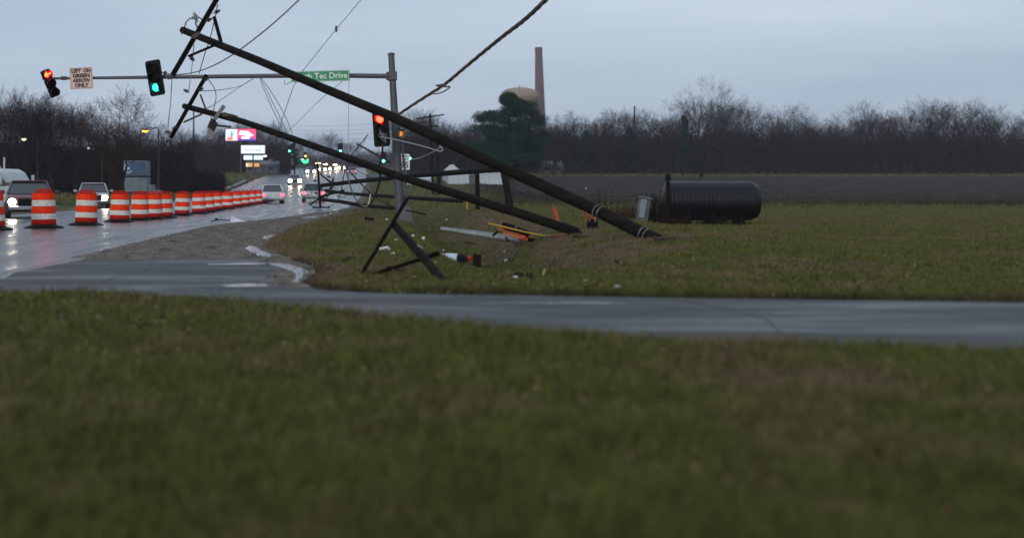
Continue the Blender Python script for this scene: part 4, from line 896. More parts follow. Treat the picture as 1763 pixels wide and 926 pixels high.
for k in range(6):
    a = k * math.pi / 3; b.tube([(Rt * .95 * math.cos(a), Rt * .95 * math.sin(a), 0), (Rt * .9 * math.cos(a), Rt * .9 * math.sin(a), T0 - Rt * .6)], .3, 8)
b.tube([(0, 0, 0), (0, 0, T0 - Rt)], .8, 12); b.build('support', M_tan, wt_)
b = MB(); b.lathe([(Rt * 1.03, T0 - Rt * .56), (Rt * 1.03, T0 - Rt * .50)], 36); b.lathe([(.4, T0 - .1), (.4, T0 + .5), (0, T0 + .7)], 10); b.build('railing', M_tan, wt_)
b = MB(); d = 300; x = (1092.5 - HX) / F * d; b.tube([(x, d, float(ground_z(x, d))), (x, d, CAMH + (HY - 183) / F * d)], [.2, .17], 8); b.solo('utility_pole', M_bark, 'thin dark post rising above the wood along the field', 'utility pole')
# buildings
M_wall = mat('pale_siding', (.50, .53, .57), .7, noise=(.43, .46, .50), nscale=.4, stretch=(6, 1, .3)); M_roof = mat('metal_roof', (.55, .57, .60), .5, .2, noise=(.45, .47, .5), nscale=.5)
def building(px0, px1, ytop, ybot, d, depth, label, roofh=.8, wm=M_wall, rm=M_roof, doors=1, wins=3, gable=False):
    x0, x1 = (px0 - HX) / F * d, (px1 - HX) / F * d; z0 = CAMH + (HY - ybot) / F * d; z1 = CAMH + (HY - ytop) / F * d; h = z1 - z0; w = x1 - x0
    r = empty('building', ((x0 + x1) / 2, d + depth / 2, z0), (0, 0, 0), label, 'building'); wz = h - roofh
    b = MB(); b.box((0, 0, wz / 2 - .5), (w, depth, wz + 1)); b.build('wall', wm, r, smooth_=False)
    b = MB()
    if gable: b.add([(-w / 2 - .2, -depth / 2 - .2, wz), (0, -depth / 2 - .2, h), (w / 2 + .2, -depth / 2 - .2, wz), (-w / 2 - .2, depth / 2 + .2, wz), (0, depth / 2 + .2, h), (w / 2 + .2, depth / 2 + .2, wz)], [(0, 1, 2), (5, 4, 3), (0, 3, 4, 1), (1, 4, 5, 2), (2, 5, 3, 0)])
    else: b.add([(-w / 2 - .2, -depth / 2 - .2, wz), (w / 2 + .2, -depth / 2 - .2, wz), (-w / 2 - .2, 0, h), (w / 2 + .2, 0, h), (-w / 2 - .2, depth / 2 + .2, wz), (w / 2 + .2, depth / 2 + .2, wz)], [(0, 1, 3, 2), (2, 3, 5, 4), (0, 2, 4), (1, 5, 3), (0, 4, 5, 1)])
    b.build('roof', rm, r, smooth_=False)
    for k in range(doors):
        b = MB(); b.box((-w / 2 + w * (k + .6) / (doors + .4), -depth / 2 - .03, min(1.05, wz * .45)), (min(1.0, w * .2), .06, min(2.1, wz * .85)), bev=.01); b.build('door', M_galv, r)
    for k in range(wins):
        b = MB(); b.box((-w / 2 + w * (k + .35) / wins, -depth / 2 - .02, wz * .62), (min(1.1, w / wins * .4), .05, wz * .3), bev=.01); b.build('window', M_dark, r)
    return r
building(772, 868, 291, 318, 212, 7, 'long low white shed at the far end of the field', .5, doors=1, wins=0)
building(768, 792, 283, 300, 226, 8, 'small white gabled shed behind the long low shed', 1.2, doors=0, wins=1, gable=True)
building(700, 746, 303, 318, 210, 6, 'pale low outbuilding beyond the mast base', .5, doors=1, wins=1)
building(936, 970, 276, 300, 300, 8, 'pale house with grey roof half hidden among trees by the pine', 1.2, mat('house_grey', (.2, .21, .22), .7, noise=(.17, .18, .19)), mat('pale_roof', (.24, .28, .27), .7, noise=(.2, .24, .23)), 1, 2)
M_dkw = mat('dark_building', (.06, .065, .075), .8, noise=(.09, .095, .105), nscale=.5)
building(424, 478, 276, 300, 296, 10, 'dark low roadside shop under the lit signs', 1.0, M_dkw, M_dkw, 1, 3)
building(478, 520, 265, 292, 420, 10, 'grey blurred roadside building beyond the lit signs', 1.0, M_dkw, M_dkw, 1, 3)
building(632, 668, 300, 318, 240, 5, 'low dull green kiosk beside the far road behind the mast', .6, mat('dull_green_wall', (.06, .075, .06), .8, noise=(.05, .06, .05)), M_dkw, 1, 1)
# lit signs
def sign_frame(px, yc, d, w_px, h_px, label, cat='sign', name='lit_sign', pole_h=None, rz=0, twin=False):
    x = (px - HX) / F * d; gz = float(ground_z(x, d)); zc = CAMH + (HY - yc) / F * d - gz; w, h = w_px / F * d, h_px / F * d
    r = empty(name, (x, d, gz), (0, 0, rz), label, cat)
    b = MB(); b.box((0, .3, zc), (w + .3, .5, h + .3), bev=.06); b.build('cabinet', M_blk, r)
    b = MB()
    for s in ((-.6, .6) if twin else (0,)): b.tube([(s, .3, -.3), (s, .3, zc)], .16, 10)
    b.build('post', M_galv, r); return r, zc, w, h
def em(nm, c, s): return mat(nm, tuple(min(.6, q * .6) for q in c), .5, emit=c, es=s)
def panel(r, nm, zc, cx, cz, w, h, m, y=0.0, pts=None):
    b = MB()
    if pts: n = len(pts); b.add([(cx + a * w, y, zc + cz + c_ * h) for a, c_ in pts] + [(cx + a * w, y + .03, zc + cz + c_ * h) for a, c_ in pts], [tuple(range(n)), tuple(range(2 * n - 1, n - 1, -1))] + [(i, i + n, (i + 1) % n + n, (i + 1) % n) for i in range(n)])
    else: b.box((cx, y + .015, zc + cz), (w, .03, h), bev=.01)
    b.build(nm, m, r, smooth_=False)
d = 285
r, zc, w, h = sign_frame(414.5, 232.5, d, 52, 20, 'bright video billboard with red, white and blue picture', 'billboard', 'billboard')
panel(r, 'screen', zc, 0, 0, w, h, em('screen_red', (.95, .06, .16), 1.3), y=.0)
panel(r, 'picture', zc, -w * .31, 0, w * .38, h * .98, em('screen_pale', (.62, .74, .95), 1.1), y=-.035)
panel(r, 'picture', zc, -w * .36, -h * .32, w * .2, h * .28, em('screen_orange', (1, .25, .12), .9), y=-.07)
panel(r, 'picture', zc, -w * .30, h * .05, w * .1, h * .6, em('screen_slate', (.25, .35, .6), .8), y=-.07, pts=[(-.5, -.5), (.1, -.6), (.5, .1), (.2, .5), (-.3, .3)])
panel(r, 'picture', zc, w * .18, h * .12, w * .5, h * .5, em('screen_white', (1, .8, .86), 1.2), y=-.035, pts=[(-.5, -.2), (.3, -.5), (.5, -.3), (.1, .4), (-.4, .5)])
panel(r, 'picture', zc, w * .2, -h * .38, w * .58, h * .24, em('screen_blue', (.10, .06, .45), .9), y=-.035)
panel(r, 'picture', zc, w * .16, -h * .24, w * .28, h * .2, em('screen_white', (1, .8, .86), 1.2), y=-.07)
r, zc, w, h = sign_frame(435.5, 257.5, 280, 41, 14, 'upper white backlit sign box below the billboard')
panel(r, 'face', zc, 0, 0, w, h, em('sign_face_white', (.80, .86, .88), .85), y=.0)
b = MB()
for k in range(5): b.box((-w * .28 + k * w * .14, -.02, zc - .15), (w * .09, .03, .16))
b.build('faded_letters', mat('faded_grey', (.3, .33, .35), .6, noise=(.25, .28, .3)), r)
r, zc, w, h = sign_frame(436, 271.5, 282, 33, 7.5, 'narrow blue-white lit sign under the white sign box'); panel(r, 'face', zc, 0, 0, w, h, em('sign_face_blue', (.70, .88, 1), 1.1), y=0)
r, zc, w, h = sign_frame(435, 284, 283, 23, 6.5, 'small orange lit sign lowest under the white signs'); panel(r, 'face', zc, 0, 0, w, h, em('sign_face_orange', (1, .50, .16), .6), y=0)
panel(r, 'face', zc, -w * .42, 0, w * .16, h, em('sign_face_cream', (1, .85, .6), .7), y=-.035)
r, zc, w, h = sign_frame(524.5, 278, 340, 13, 8.5, 'small lit green sign left of the headlight glare'); panel(r, 'face', zc, 0, 0, w, h, em('sign_face_green', (.05, .85, .35), 1.2), y=0, pts=[(-.5, .5), (-.35, -.2), (0, -.5), (.5, -.3), (.5, .5)]); panel(r, 'face', zc, 0, h * .4, w, h * .25, em('sign_face_mint', (.6, 1, .75), 1.1), y=-.035)
r, zc, w, h = sign_frame(466, 277, 300, 7, 5, 'small unlit grey sign right of the narrow blue-white sign'); panel(r, 'face', zc, 0, 0, w, h, mat('grey_face', (.2, .21, .22), .6, noise=(.24, .25, .26)), y=0)
def lamp(px, py, d, label, col, es, sz=.18, arm=1.4):
    x = (px - HX) / F * d; gz = float(ground_z(x, d)); z = CAMH + (HY - py) / F * d - gz
    r = empty('street_lamp', (x + arm, d, gz), (0, 0, 0), label, 'street lamp', 'street lamps')
    b = MB(); b.tube([(0, 0, -.2), (0, 0, z + .25), (-.3, 0, z + .4), (-arm, 0, z + .3)], [.1, .07, .05, .04], 8); b.build('pole', M_iron, r)
    b = MB(); b.box((-arm, 0, z + .16), (.7, .34, .16), bev=.05); b.build('lamp_head', M_iron, r)
    b = MB(); b.lathe([(sz, .02), (sz * .95, -.06), (sz * .5, -.13), (0, -.15)], 12, (-arm, -.04, z + .05)); b.build('lamp_lens', mat('lamp_' + ''.join(str(int(c * 9)) for c in col) + str(es), (.4, .3, .1), .4, emit=col, es=es), r)
lamp(250.5, 226.5, 150, 'amber glowing street lamp hanging before the left wood', (1, .50, .03), 10, .34)
lamp(41.5, 240.5, 147, 'pale greenish street lamp glowing in the far left wood', (.85, 1, .45), 5, .22)
lamp(153, 255.5, 149, 'dim white lamp low in the left wood', (.7, .85, .75), 1.0, .15)
lamp(456, 269, 300, 'round white lamp right of the narrow blue-white sign', (1, .93, .8), 12, .42)
lamp(548, 281.5, 330, 'warm lamp above the left of the headlight glare', (1, .68, .35), 14, .6)
lamp(560, 283, 360, 'warm lamp above the middle of the headlight glare', (1, .74, .45), 14, .6)
lamp(577, 284, 372, 'white lamp above the right of the headlight glare', (1, .88, .7), 14, .6)
# far signals and their support poles
def far_light(px, py, d, lit, label, s=1.0):
    o = traffic_light(P(px, py, d) + Vector((0, 0, {'g': .355, 'y': 0, 'r': -.355}[lit] * s)), (0, 0, 0), lit, label, plate=True, far=True); o.scale = (s, s, s); return o
far_light(498.3, 260.3, 290, 'g', 'far traffic light with green lamp lit, above the oncoming car', 1.25)
far_light(586, 260.5, 250, 'g', 'far traffic light with green lamp lit, above the headlight glare', 1.4)
far_light(660.3, 277.3, 215, 'g', 'far traffic light with green lamp lit, left of mast pole', 1.4)
far_light(706, 273, 225, 'g', 'far traffic light with green lamp lit, right of mast pole', 1.15)
far_light(526, 269, 310, 'y', 'far traffic light with amber lamp lit above the green sign', 1.3)
def farpole(px, y0, d, arms, label, lean=0, rad=.15):
    x = (px - HX) / F * d; gz = float(ground_z(x, d)); H = CAMH + (HY - y0) / F * d - gz
    r = empty('utility_pole', (x, d, gz), (0, 0, 0), label, 'utility pole', 'standing poles in the distance')
    b = MB(); b.tube([(0, 0, -.3), (lean * .5, 0, H * .5), (lean, 0, H)], [rad * 1.2, rad, rad * .75], 8); b.build('pole', M_wood, r)
    for (dz, w_, tl) in arms:
        b = MB(); b.beam((lean - w_ / 2, -.1, H - dz - tl), (lean + w_ / 2, -.1, H - dz + tl), .15, .12); b.build('crossarm', M_arm, r)
    return r
farpole(746, 196, 160, [(.35, 3.2, .25), (1.5, 1.7, .12), (2.4, 1.3, .1)], 'standing wooden utility pole with three crossarms behind the big leaning pole', lean=-.35)
farpole(757, 262, 158, [], 'short thick stub pole beside the standing pole with crossarms', lean=-.3, rad=.24)
farpole(333.5, 188, 205, [], 'thin dark pole standing alone before the left wood', rad=.13)
farpole(681, 235, 240, [(.5, 2.0, 0)], 'far pole with crossarm almost hidden by mast pole')
wl_ = empty('utility_pole', P(672, 281, 212), (0, 0, 0), 'far snapped pole top slanting down to the green light by the mast', 'utility pole')
b = MB(); b.tube([P(614, 247.5, 212), P(672, 280, 212)], [.13, .17], 8); b.build('pole', M_wood, wl_, world=True)
b = MB(); b.beam(P(633.5, 232, 212.3), P(603, 270, 212.3), .16, .13); b.build('crossarm', M_arm, wl_, world=True)
b = MB(); b.tube([P(632, 233, 212), P(625, 250, 212)], .04, 5); b.build('brace', M_iron, wl_, world=True)
# blue and white box trailer by the left wood
d = 140; x = (233 - HX) / F * d
tr = empty('box_trailer', (x, d, float(ground_z(x, d))), (0, 0, 0), 'blue box trailer with white curved emblem parked by the left wood', 'trailer')
M_blue = mat('trailer_blue', (.02, .055, .13), .6, noise=(.03, .07, .15), nscale=1.2); M_pw = mat('trailer_white', (.16, .18, .21), .7, noise=(.10, .12, .14), nscale=1.5)
zb, zt = CAMH + (HY - 303) / F * d - tr.location.z, CAMH + (HY - 277) / F * d - tr.location.z; wdt = 40 / F * d
b = MB(); b.box((0, 1.2, (zb + zt) / 2), (wdt, 2.4, zt - zb), bev=.05); b.build('cargo_box', M_pw, tr)
b = MB(); b.box((wdt * .0, -.015, (zb + zt) / 2), (wdt * .92, .02, (zt - zb) * .88)); b.build('side_panel', M_blue, tr)
b = MB(); n = 20
for (ri, ro, a0, a1) in ((.30, .40, 60, 330), (.0, .14, 0, 360)):
    vs_ = []; fs = []
    for k in range(n + 1):
        a = R(a0 + (a1 - a0) * k / n)
        for q in (ri, ro): vs_.append((-wdt * .30 + math.cos(a) * q * 1.15, -.04, (zb + zt) / 2 + math.sin(a) * q * 1.25))
    for k in range(n): fs.append((k * 2, k * 2 + 1, k * 2 + 3, k * 2 + 2))
    b.add(vs_, fs)
b.build('emblem', mat('emblem_white', (.42, .46, .5), .6, noise=(.34, .38, .42)), tr, smooth_=False)
b = MB()
for s in (-.7, .7):
    b.lathe([(.2, -.12), (.42, -.12), (.45, 0), (.42, .12), (.2, .12)], 16, (s, .3, .45), Matrix.Rotation(R(90), 3, 'X'))
b.build('wheel', M_tyre, tr)
b = MB(); b.box((0, 1.2, zb * .5 + .12), (wdt * 1.05, 2.2, zb - .5), bev=.1); b.box((wdt * .6, 1.2, .7), (wdt * .3, 2.0, .9), bev=.1); b.build('chassis', M_pw, tr)
def block_cluster(px, py, d, w, h, name, label, cat, m, seed=0):
    rs = random.Random(seed); p = GZ(px, d); b = MB(); W_, H_ = w / F * d, h / F * d
    b.box(p + Vector((0, 0, H_ * .45)), (W_, W_ * .6, H_ * .9), bev=.08); b.box(p + Vector((W_ * .12, 0, H_ * .92)), (W_ * .6, W_ * .5, H_ * .25), bev=.05); b.box(p + Vector((-W_ * .3, -W_ * .31, H_ * .4)), (W_ * .2, .04, H_ * .5)); b.solo(name, m, label, cat)
block_cluster(268, 318, 132, 22, 14, 'storage_bin', 'white storage bin beside the blue trailer', 'storage bin', M_pw, 1)
block_cluster(286, 322, 130, 14, 9, 'storage_bin', 'low white bin at the roadside, right of the taller bin', 'storage bin', M_pw, 2)
block_cluster(302, 303, 170, 8, 12, 'storage_bin', 'small pale cabinet standing in the scrub left of the signs', 'cabinet', M_pw, 3)
for (x0, y0, x1, y1, d0, d1, lb) in ((422, 316.5, 440, 305.5, 196, 226, 'longer pale concrete kerb barrier at the far left roadside'), (394, 322, 407, 317, 180, 190, 'shorter pale concrete kerb barrier at the far left roadside')):
    p0, p1 = GZ(x0, d0), GZ(x1, d1); p0.x = float(ip(EDGE_L, d0)) - .5; p1.x = float(ip(EDGE_L, d1)) - .5; b = MB(); b.beam(p0 + Vector((0, 0, .3)), p1 + Vector((0, 0, .3)), .45, .35, up=(0, 0, 1), bev=.08); b.solo('concrete_barrier', mat('concrete', (.22, .21, .2), .8, noise=(.3, .29, .28), nscale=3), lb, 'barrier')

# ------------------------------------------------------------------ right bank: tank, pedestal, stumps
d = 43.0; s = F / d
g0 = GZ(1160, d)
tk = empty('storage_tank', GZ(1200, d), (0, 0, 0), 'large black ribbed cylindrical tank lying on the right bank', 'tank')
cz = CAMH + (HY - 346) / s; cx0 = (1148 - HX) / s; cx1 = (1300 - HX) / s; rt = 33.5 / s; My = Matrix.Rotation(R(90), 3, 'Y')
pr = []; L = cx1 - cx0
for k in range(int(L / .13)):
    zz = k * .13; pr += [(rt * .994, zz + .02), (rt, zz + .045), (rt, zz + .085), (rt * .994, zz + .11)]
pr = [(0, -.12), (rt * .5, -.10), (rt * .85, -.05)] + pr + [(rt * .85, L + .05), (rt * .5, L + .10), (0, L + .12)]
b = MB(); b.lathe(pr, 36, (cx0, d, cz), My); b.build('shell', mat('black_tank_plastic', (.004, .004, .005), .45, spec=.3, noise=(.008, .008, .010), nscale=3), tk, world=True, sharp=60)
for xx in (cx0 + .5, (cx0 + cx1) / 2, cx1 - .5): b = MB(); b.box((xx, d, cz - rt * .8), (.14, rt * 1.5, rt * .9), bev=.02); b.build('cradle', M_arm, tk, world=True)
b = MB(); g0 = GZ(1149, d - .6); b.tube([g0 - Vector((0, 0, .1)), P(1150, 312, d - .6)], .06, 8); b.lathe([(.05, 0), (.085, .03), (.085, .14), (.04, .2), (0, .21)], 12, P(1150, 311, d - .6)); b.solo('fence_post', M_wood, 'short round-topped post at the left end of the black tank', 'post')
pdl = empty('utility_pedestal', GZ(1104, 39), (0, R(9), 0), 'leaning grey-green metal utility box behind the big pole butt', 'utility box')
M_ped = mat('pedestal_metal', (.05, .06, .055), .7, .1, noise=(.15, .17, .16), nscale=4); s = F / 39
hz2 = CAMH + (HY - 338) / s - pdl.location.z
b = MB(); b.lathe([(.17, 0), (.175, .05), (.175, hz2 - .08), (.165, hz2 - .02), (.10, hz2), (0, hz2)], 20); b.v = [(v[0], v[1] * .7, v[2]) for v in b.v]; b.build('cabinet', M_ped, pdl)
b = MB(); b.box((0, 0, hz2 - .05), (.38, .28, .05), bev=.02); b.build('lid', M_ped, pdl)
b = MB(); b.box((-.05, -.125, hz2 * .55), (.16, .02, hz2 * .7), bev=.01); b.build('access_panel', mat('pedestal_pale', (.24, .26, .28), .5, noise=(.14, .16, .17), nscale=6), pdl)
g0 = G(1020, 394); dd = g0.y; s = F / dd
st = empty('broken_stump', g0, (0, 0, 0), 'dark broken post stump with splintered orange wood on top beside big pole', 'stump')
b = MB(); b.tube([g0 - Vector((0, 0, .1)), P(1020, 377, dd)], [.12, .115], 14, rough=.06); b.build('post', M_wood, st, world=True)
b = MB(); jag(b, P(1019, 378, dd), Vector((0, 0, 1)), .13, 30, .22, random.Random(4))
for dx in (-1, 1, -.4): jag(b, P(1018, 375, dd), Vector((dx, -.2, .35)), .08, 10, .28, random.Random(5))
b.build('splintered_end', M_split, st, world=True)
g0 = G(962, 390); dd = g0.y
b = MB(); b.beam(g0 + Vector((.02, 0, -.05)), P(954, 357.5, dd), .10, .05, bev=.006); b.beam(P(955.2, 362, dd) + Vector((0, -.03, 0)), P(954, 357.5, dd) + Vector((0, -.03, 0)), .105, .02)
b.solo('marker_stake', mat('orange_paint', (.42, .075, .02), .7, noise=(.30, .055, .02), nscale=18), 'leaning faded orange stake behind the butt of the lower pole', 'stake')
g0 = G(821, 461); dd = g0.y
b = MB(); s = F / dd; b.box(g0 + Vector((0, 0, .09)), (13.5 / s, .10, .36), Euler((0, R(1), 0)), bev=.006); jag(b, g0 + Vector((0, 0, .24)), Vector((0, 0, 1)), .045, 12, .05)
b.solo('timber_stub', mat('reddish_stub', (.010, .006, .005), .9, spec=.1, noise=(.026, .012, .009), nscale=14, bump=.5), 'short dark square post stub on the grass beside a red scrap', 'stub')

# ------------------------------------------------------------------ debris in the ditch
def on(px, py, h=.0): p = G(px, py); p.z += h; return p
M_yel = mat('yellow_paint', (.62, .36, .02), .5, noise=(.5, .29, .02), nscale=8)
g0 = on(885, 410); dd = G(925, 412).y - .1
b = MB(); a, c = P(759, 393.5, dd + .9), P(893, 413.5, dd + .5); b.tube([a, a.lerp(c, .5), c], [.045, .075, .085], 12); b.solo('steel_pipe', mat('dull_pipe', (.18, .20, .20), .5, .3, noise=(.27, .29, .29), nscale=6), 'long grey pipe lying in the ditch left of orange wreck', 'pipe')
wk = empty('wrecked_barricade', g0, (0, 0, 0), 'wrecked orange barricade with black lamp boxes lying in the ditch', 'barricade')
b = MB(); b.beam(P(856, 392.5, dd), P(921, 411.5, dd), .05, .03, bev=.005); b.beam(P(866, 401, dd - .05), P(908, 412.5, dd - .05), .06, .03, bev=.005); b.build('orange_board', mat('wreck_orange', (.55, .17, .03), .6, noise=(.4, .12, .03), nscale=7), wk, world=True)
for (x0, y0, x1, y1, w_) in ((864, 387, 886, 393, .13), (868, 392, 890, 398, .08), (889, 395, 911, 403, .13)):
    b = MB(); b.beam(P(x0, y0, dd - .02), P(x1, y1, dd - .02), w_, .12, bev=.02); b.build('lamp_box', M_blk, wk, world=True)
b = MB(); b.beam(P(857, 398, dd - .05), P(848, 406.5, dd - .05), .05, .05); b.beam(P(905, 411, dd), P(927, 415, dd), .09, .04); b.tube([P(870, 408, dd), P(876, 415, dd), P(872, 416, dd)], .02, 5); b.build('frame_leg', M_blk, wk, world=True)
b = MB(); b.lathe([(.055, 0), (.05, .03), (0, .05)], 12, P(901.5, 409, dd - .08), Matrix.Rotation(R(90), 3, 'X')); b.build('red_reflector', mat('red_reflector', (.75, .02, .03), .3, noise=(.6, .02, .03)), wk, world=True)
b = MB(); b.tube([P(840.5, 384.5, dd - .2), P(908, 400.5, dd - .2), P(943, 407, dd - .2)], .018, 8); b.solo('yellow_rod', M_yel, 'thin yellow rod lying across the black lamp boxes', 'rod')
b = MB(); b.tube([on(941, 408, .02), on(950, 409, .03), on(962, 407, .03), on(976, 405, .03)], [.03, .02, .03, .02], 6, rough=.3); b.solo('wood_splinter', M_split, 'reddish wood splinter at the right end of the yellow rod', 'splinter')
# white hood with a black open end
g0 = on(782, 449); dd = g0.y; s = F / dd
hd = empty('dented_mailbox', g0, (0, 0, 0), 'dented white metal hood with black open end lying on grass', 'metal hood')
def half(w, h, k=9): return [(w * math.cos(math.pi * j / k), h * math.sin(math.pi * j / k)) for j in range(k + 1)]
secs = []
for (px, py, w_, h_, dy) in ((757, 442, .035, .05, .0), (772, 447.5, .10, .12, -.03), (789, 449.5, .12, .135, -.06)):
    c = P(px, py, dd); secs.append([(c.x + q * .35, c.y + dy + q, c.z + z_) for q, z_ in half(w_, h_)])
b = MB(); loft(b, secs); b.build('shell', mat('enamel_blue_white', (.55, .62, .70), .4, noise=(.42, .48, .56), nscale=9), hd, world=True, sharp=60)
b = MB(); secs = []
for (px, py, w_, h_) in ((788.5, 449.5, .123, .138), (798, 450.5, .12, .13), (803.5, 450.5, .09, .09)):
    c = P(px, py, dd); secs.append([(c.x + q * .35, c.y - .06 + q, c.z + z_) for q, z_ in half(w_, h_)])
loft(b, secs); b.build('door', M_blk, hd, world=True)
g0 = on(808.5, 449); b = MB(); pts = []; rs = random.Random(9)
b.lathe([(.0, 0), (.035, .01), (.05, .05), (.04, .085), (.015, .10), (0, .1)], 9, g0); b.v = [(v[0] + rs.uniform(-.012, .012), v[1], v[2] + rs.uniform(-.01, .01)) for v in b.v]; b.solo('plastic_scrap', mat('scrap_red', (.85, .03, .02), .4, noise=(.7, .025, .02), nscale=20), 'crumpled bright red plastic scrap beside the short stub', 'scrap')
def scrap(px, py, w, h, m, label, name='plastic_scrap', cat='scrap', seed=1, tilt=0, solid=None):
    g0 = on(px, py + h / 2); dd = g0.y; s = F / dd; rs = random.Random(seed); W_, H_ = w / s, max(h / s, .012)
    b = MB(); n = 9; t0 = []; 
    for k in range(n):
        a = 2 * math.pi * k / n; rr = rs.uniform(.65, 1.05); t0.append((math.cos(a) * rr * W_ / 2, math.sin(a) * rr * max(W_ * .35, .03)))
    up_ = [(x_, y_, H_ * rs.uniform(.45, 1.0)) for x_, y_ in t0]; lo_ = [(x_ * 1.0, y_, 0) for x_, y_ in t0]
    M = Matrix.Rotation(R(tilt), 3, 'Y'); vs_ = [g0 + M @ Vector(v) for v in lo_ + up_] + [g0 + M @ Vector((0, 0, H_))]
    b.add(vs_, [tuple(range(n - 1, -1, -1))] + [(i, (i + 1) % n, (i + 1) % n + n, i + n) for i in range(n)] + [(i + n, (i + 1) % n + n, 2 * n) for i in range(n)])
    return b.solo(name, m, label, cat, smooth_=False)
g0 = on(636, 381); b = MB(); s = F / g0.y; b.box(g0 + Vector((0, 0, .07)), (16 / s, .12, 6 / s), Euler((0, R(10), 0)), bev=.01); b.box(g0 + Vector((-.12, 0, .13)), (4 / s, .1, 4 / s), Euler((0, R(10), 0)), bev=.01); b.solo('signal_fragment', M_blk, 'black box fragment on the grass left of mast base', 'fragment')
g0 = on(653, 432); dd = g0.y; b = MB()
b.tube([P(637, 433, dd), P(650, 430, dd - .05), P(668, 426, dd)], .012, 6); b.tube([P(650, 428, dd + .1), P(668, 425, dd + .1), P(672, 429, dd), P(655, 434, dd - .1), P(638, 434, dd)], .012, 6); b.box(P(654, 431, dd), (.12, .08, .02), Euler((0, R(-12), 0))); b.solo('plastic_scrap', M_white, 'broken white plastic frame under the tall brace', 'scrap')
b = MB(); g0 = on(727, 428); dd = g0.y; b.tube([P(716, 420, dd), P(727, 427, dd), P(736, 434, dd)], .012, 6); b.solo('plastic_strip', M_white, 'thin white plastic strip behind the thick crossarm stub', 'strip')
i_ = 0
for (px, py, w, h, nm) in ((769, 379, 4, 3, 'beyond the grey pipe'), (666, 378, 4, 3, 'beside the left of mast base'), (729, 411, 7, 6, 'clear bag-like piece right of the stub'), (711, 406, 8, 4, 'beside the upper end of the crossarm stub'), (682, 413, 6, 3, 'left of the crossarm stub top'), (676, 436, 8, 3, 'just right of the broken white frame'), (819, 407, 9, 2.4, 'just below the grey pipe'), (763, 431, 5, 3, 'above the dented white hood'), (749, 452, 5, 4, 'left below the dented white hood'), (1011, 483.5, 13, 3, 'leftmost of the two flat strips on near grass'), (1021, 486, 10, 2.5, 'rightmost of the two flat strips on near grass'), (887, 477, 12, 4, 'beside the dark soil clumps'), (1009, 324, 3, 2.5, 'alone on the dark field')):
    i_ += 1; scrap(px, py, w, h, M_white, 'small white scrap ' + nm, seed=i_)
scrap(1065, 494, 17, 7, mat('scrap_pale_blue', (.6, .64, .74), .4, noise=(.5, .54, .64), nscale=20), 'pale blue-white crumpled scrap on the near right grass', seed=21)
scrap(893, 473, 26, 9, M_blk, 'wide black soil clump on near grass', 'soil_clump', 'soil clump', 31); scrap(911, 474, 14, 8, M_blk, 'small black soil clump right of the wide one', 'soil_clump', 'soil clump', 32)
b = MB(); g0 = on(934, 475); s = F / g0.y; b.beam(g0, g0 + Vector((.03, 0, .075)), .018, .012); b.solo('wood_chip', mat('yellow_wood', (.45, .38, .14), .7, noise=(.35, .3, .12)), 'pale yellow wood chip standing in near grass', 'wood chip')
scrap(940, 466.5, 8, 2, M_white, 'thin white sliver beside the yellow wood chip', seed=40)
scrap(29 / 1 + 47, 421.5 - 0, 8, 2, M_white, 'small white scrap at the gravel edge near the road', seed=41) if False else None
scrap(276, 421, 9, 2.5, M_white, 'small white scrap on the gravel shoulder', seed=42)
scrap(1142, 412, 44, 8, mat('torn_soil', (.014, .010, .007), .95, noise=(.05, .035, .022), nscale=12), 'torn dark soil at the buried butt of the big pole', 'soil_clump', 'soil clump', 51)
scrap(1180, 408, 34, 9, mat('dead_grass', (.05, .034, .02), .95, noise=(.12, .085, .05), nscale=30), 'reddish brown heap of dead grass right of the big pole butt', 'grass_heap', 'grass heap', 52)
scrap(1000, 407, 30, 5, mat('torn_soil', (.014, .010, .007), .95), 'torn dark soil at the end of the lower pole', 'soil_clump', 'soil clump', 53)
for k_, (px_, py_) in enumerate(((834, 421), (760, 458), (706, 452), (640, 462), (583, 440), (930, 440), (1000, 450), (1090, 440), (960, 425), (850, 470))): pass
for k_, (x0_, y0_, x1_, y1_, lb_) in enumerate(((664, 464, 700, 467, 'dark broken stick on the grass under the long brace'), (1058, 452, 1066, 459, 'tiny dark twig alone on the right grass'), (708, 395, 738, 400, 'dark splinter lying beyond the crossarm stub'), (590, 452, 612, 448, 'thin twig at the left of the near grass'), (800, 420, 826, 424, 'dark splinter between the grey pipe and the short stub'))):
    b = MB(); q0, q1 = on(x0_, y0_, .02), on(x1_, y1_, .03); b.tube([q0, q0.lerp(q1, .5) + Vector((0, 0, .02)), q1], [.012, .015, .006], 5, rough=.2); b.solo('broken_stick', M_wood, lb_, 'stick')
b = MB(); rs = random.Random(12); g0 = on(880, 449)
for k in range(22):
    c = g0 + Vector((rs.uniform(-.22, .3), rs.uniform(-.25, .2), .0)); b.tube([c, c + Vector((rs.uniform(-.1, .1), rs.uniform(-.1, .1), rs.uniform(.03, .12))), c + Vector((rs.uniform(-.25, .25), rs.uniform(-.2, .2), rs.uniform(0, .05)))], .006, 4)
b.solo('wire_tangle', M_wire, 'tangle of thin grey wires lying in the ditch bottom', 'wire tangle')
scrap(871, 447.5, 8, 5, M_white, 'white insulator piece in the wire tangle', seed=44); scrap(868, 433, 4, 3, M_white, 'tiny white chip above the wire tangle', seed=45)
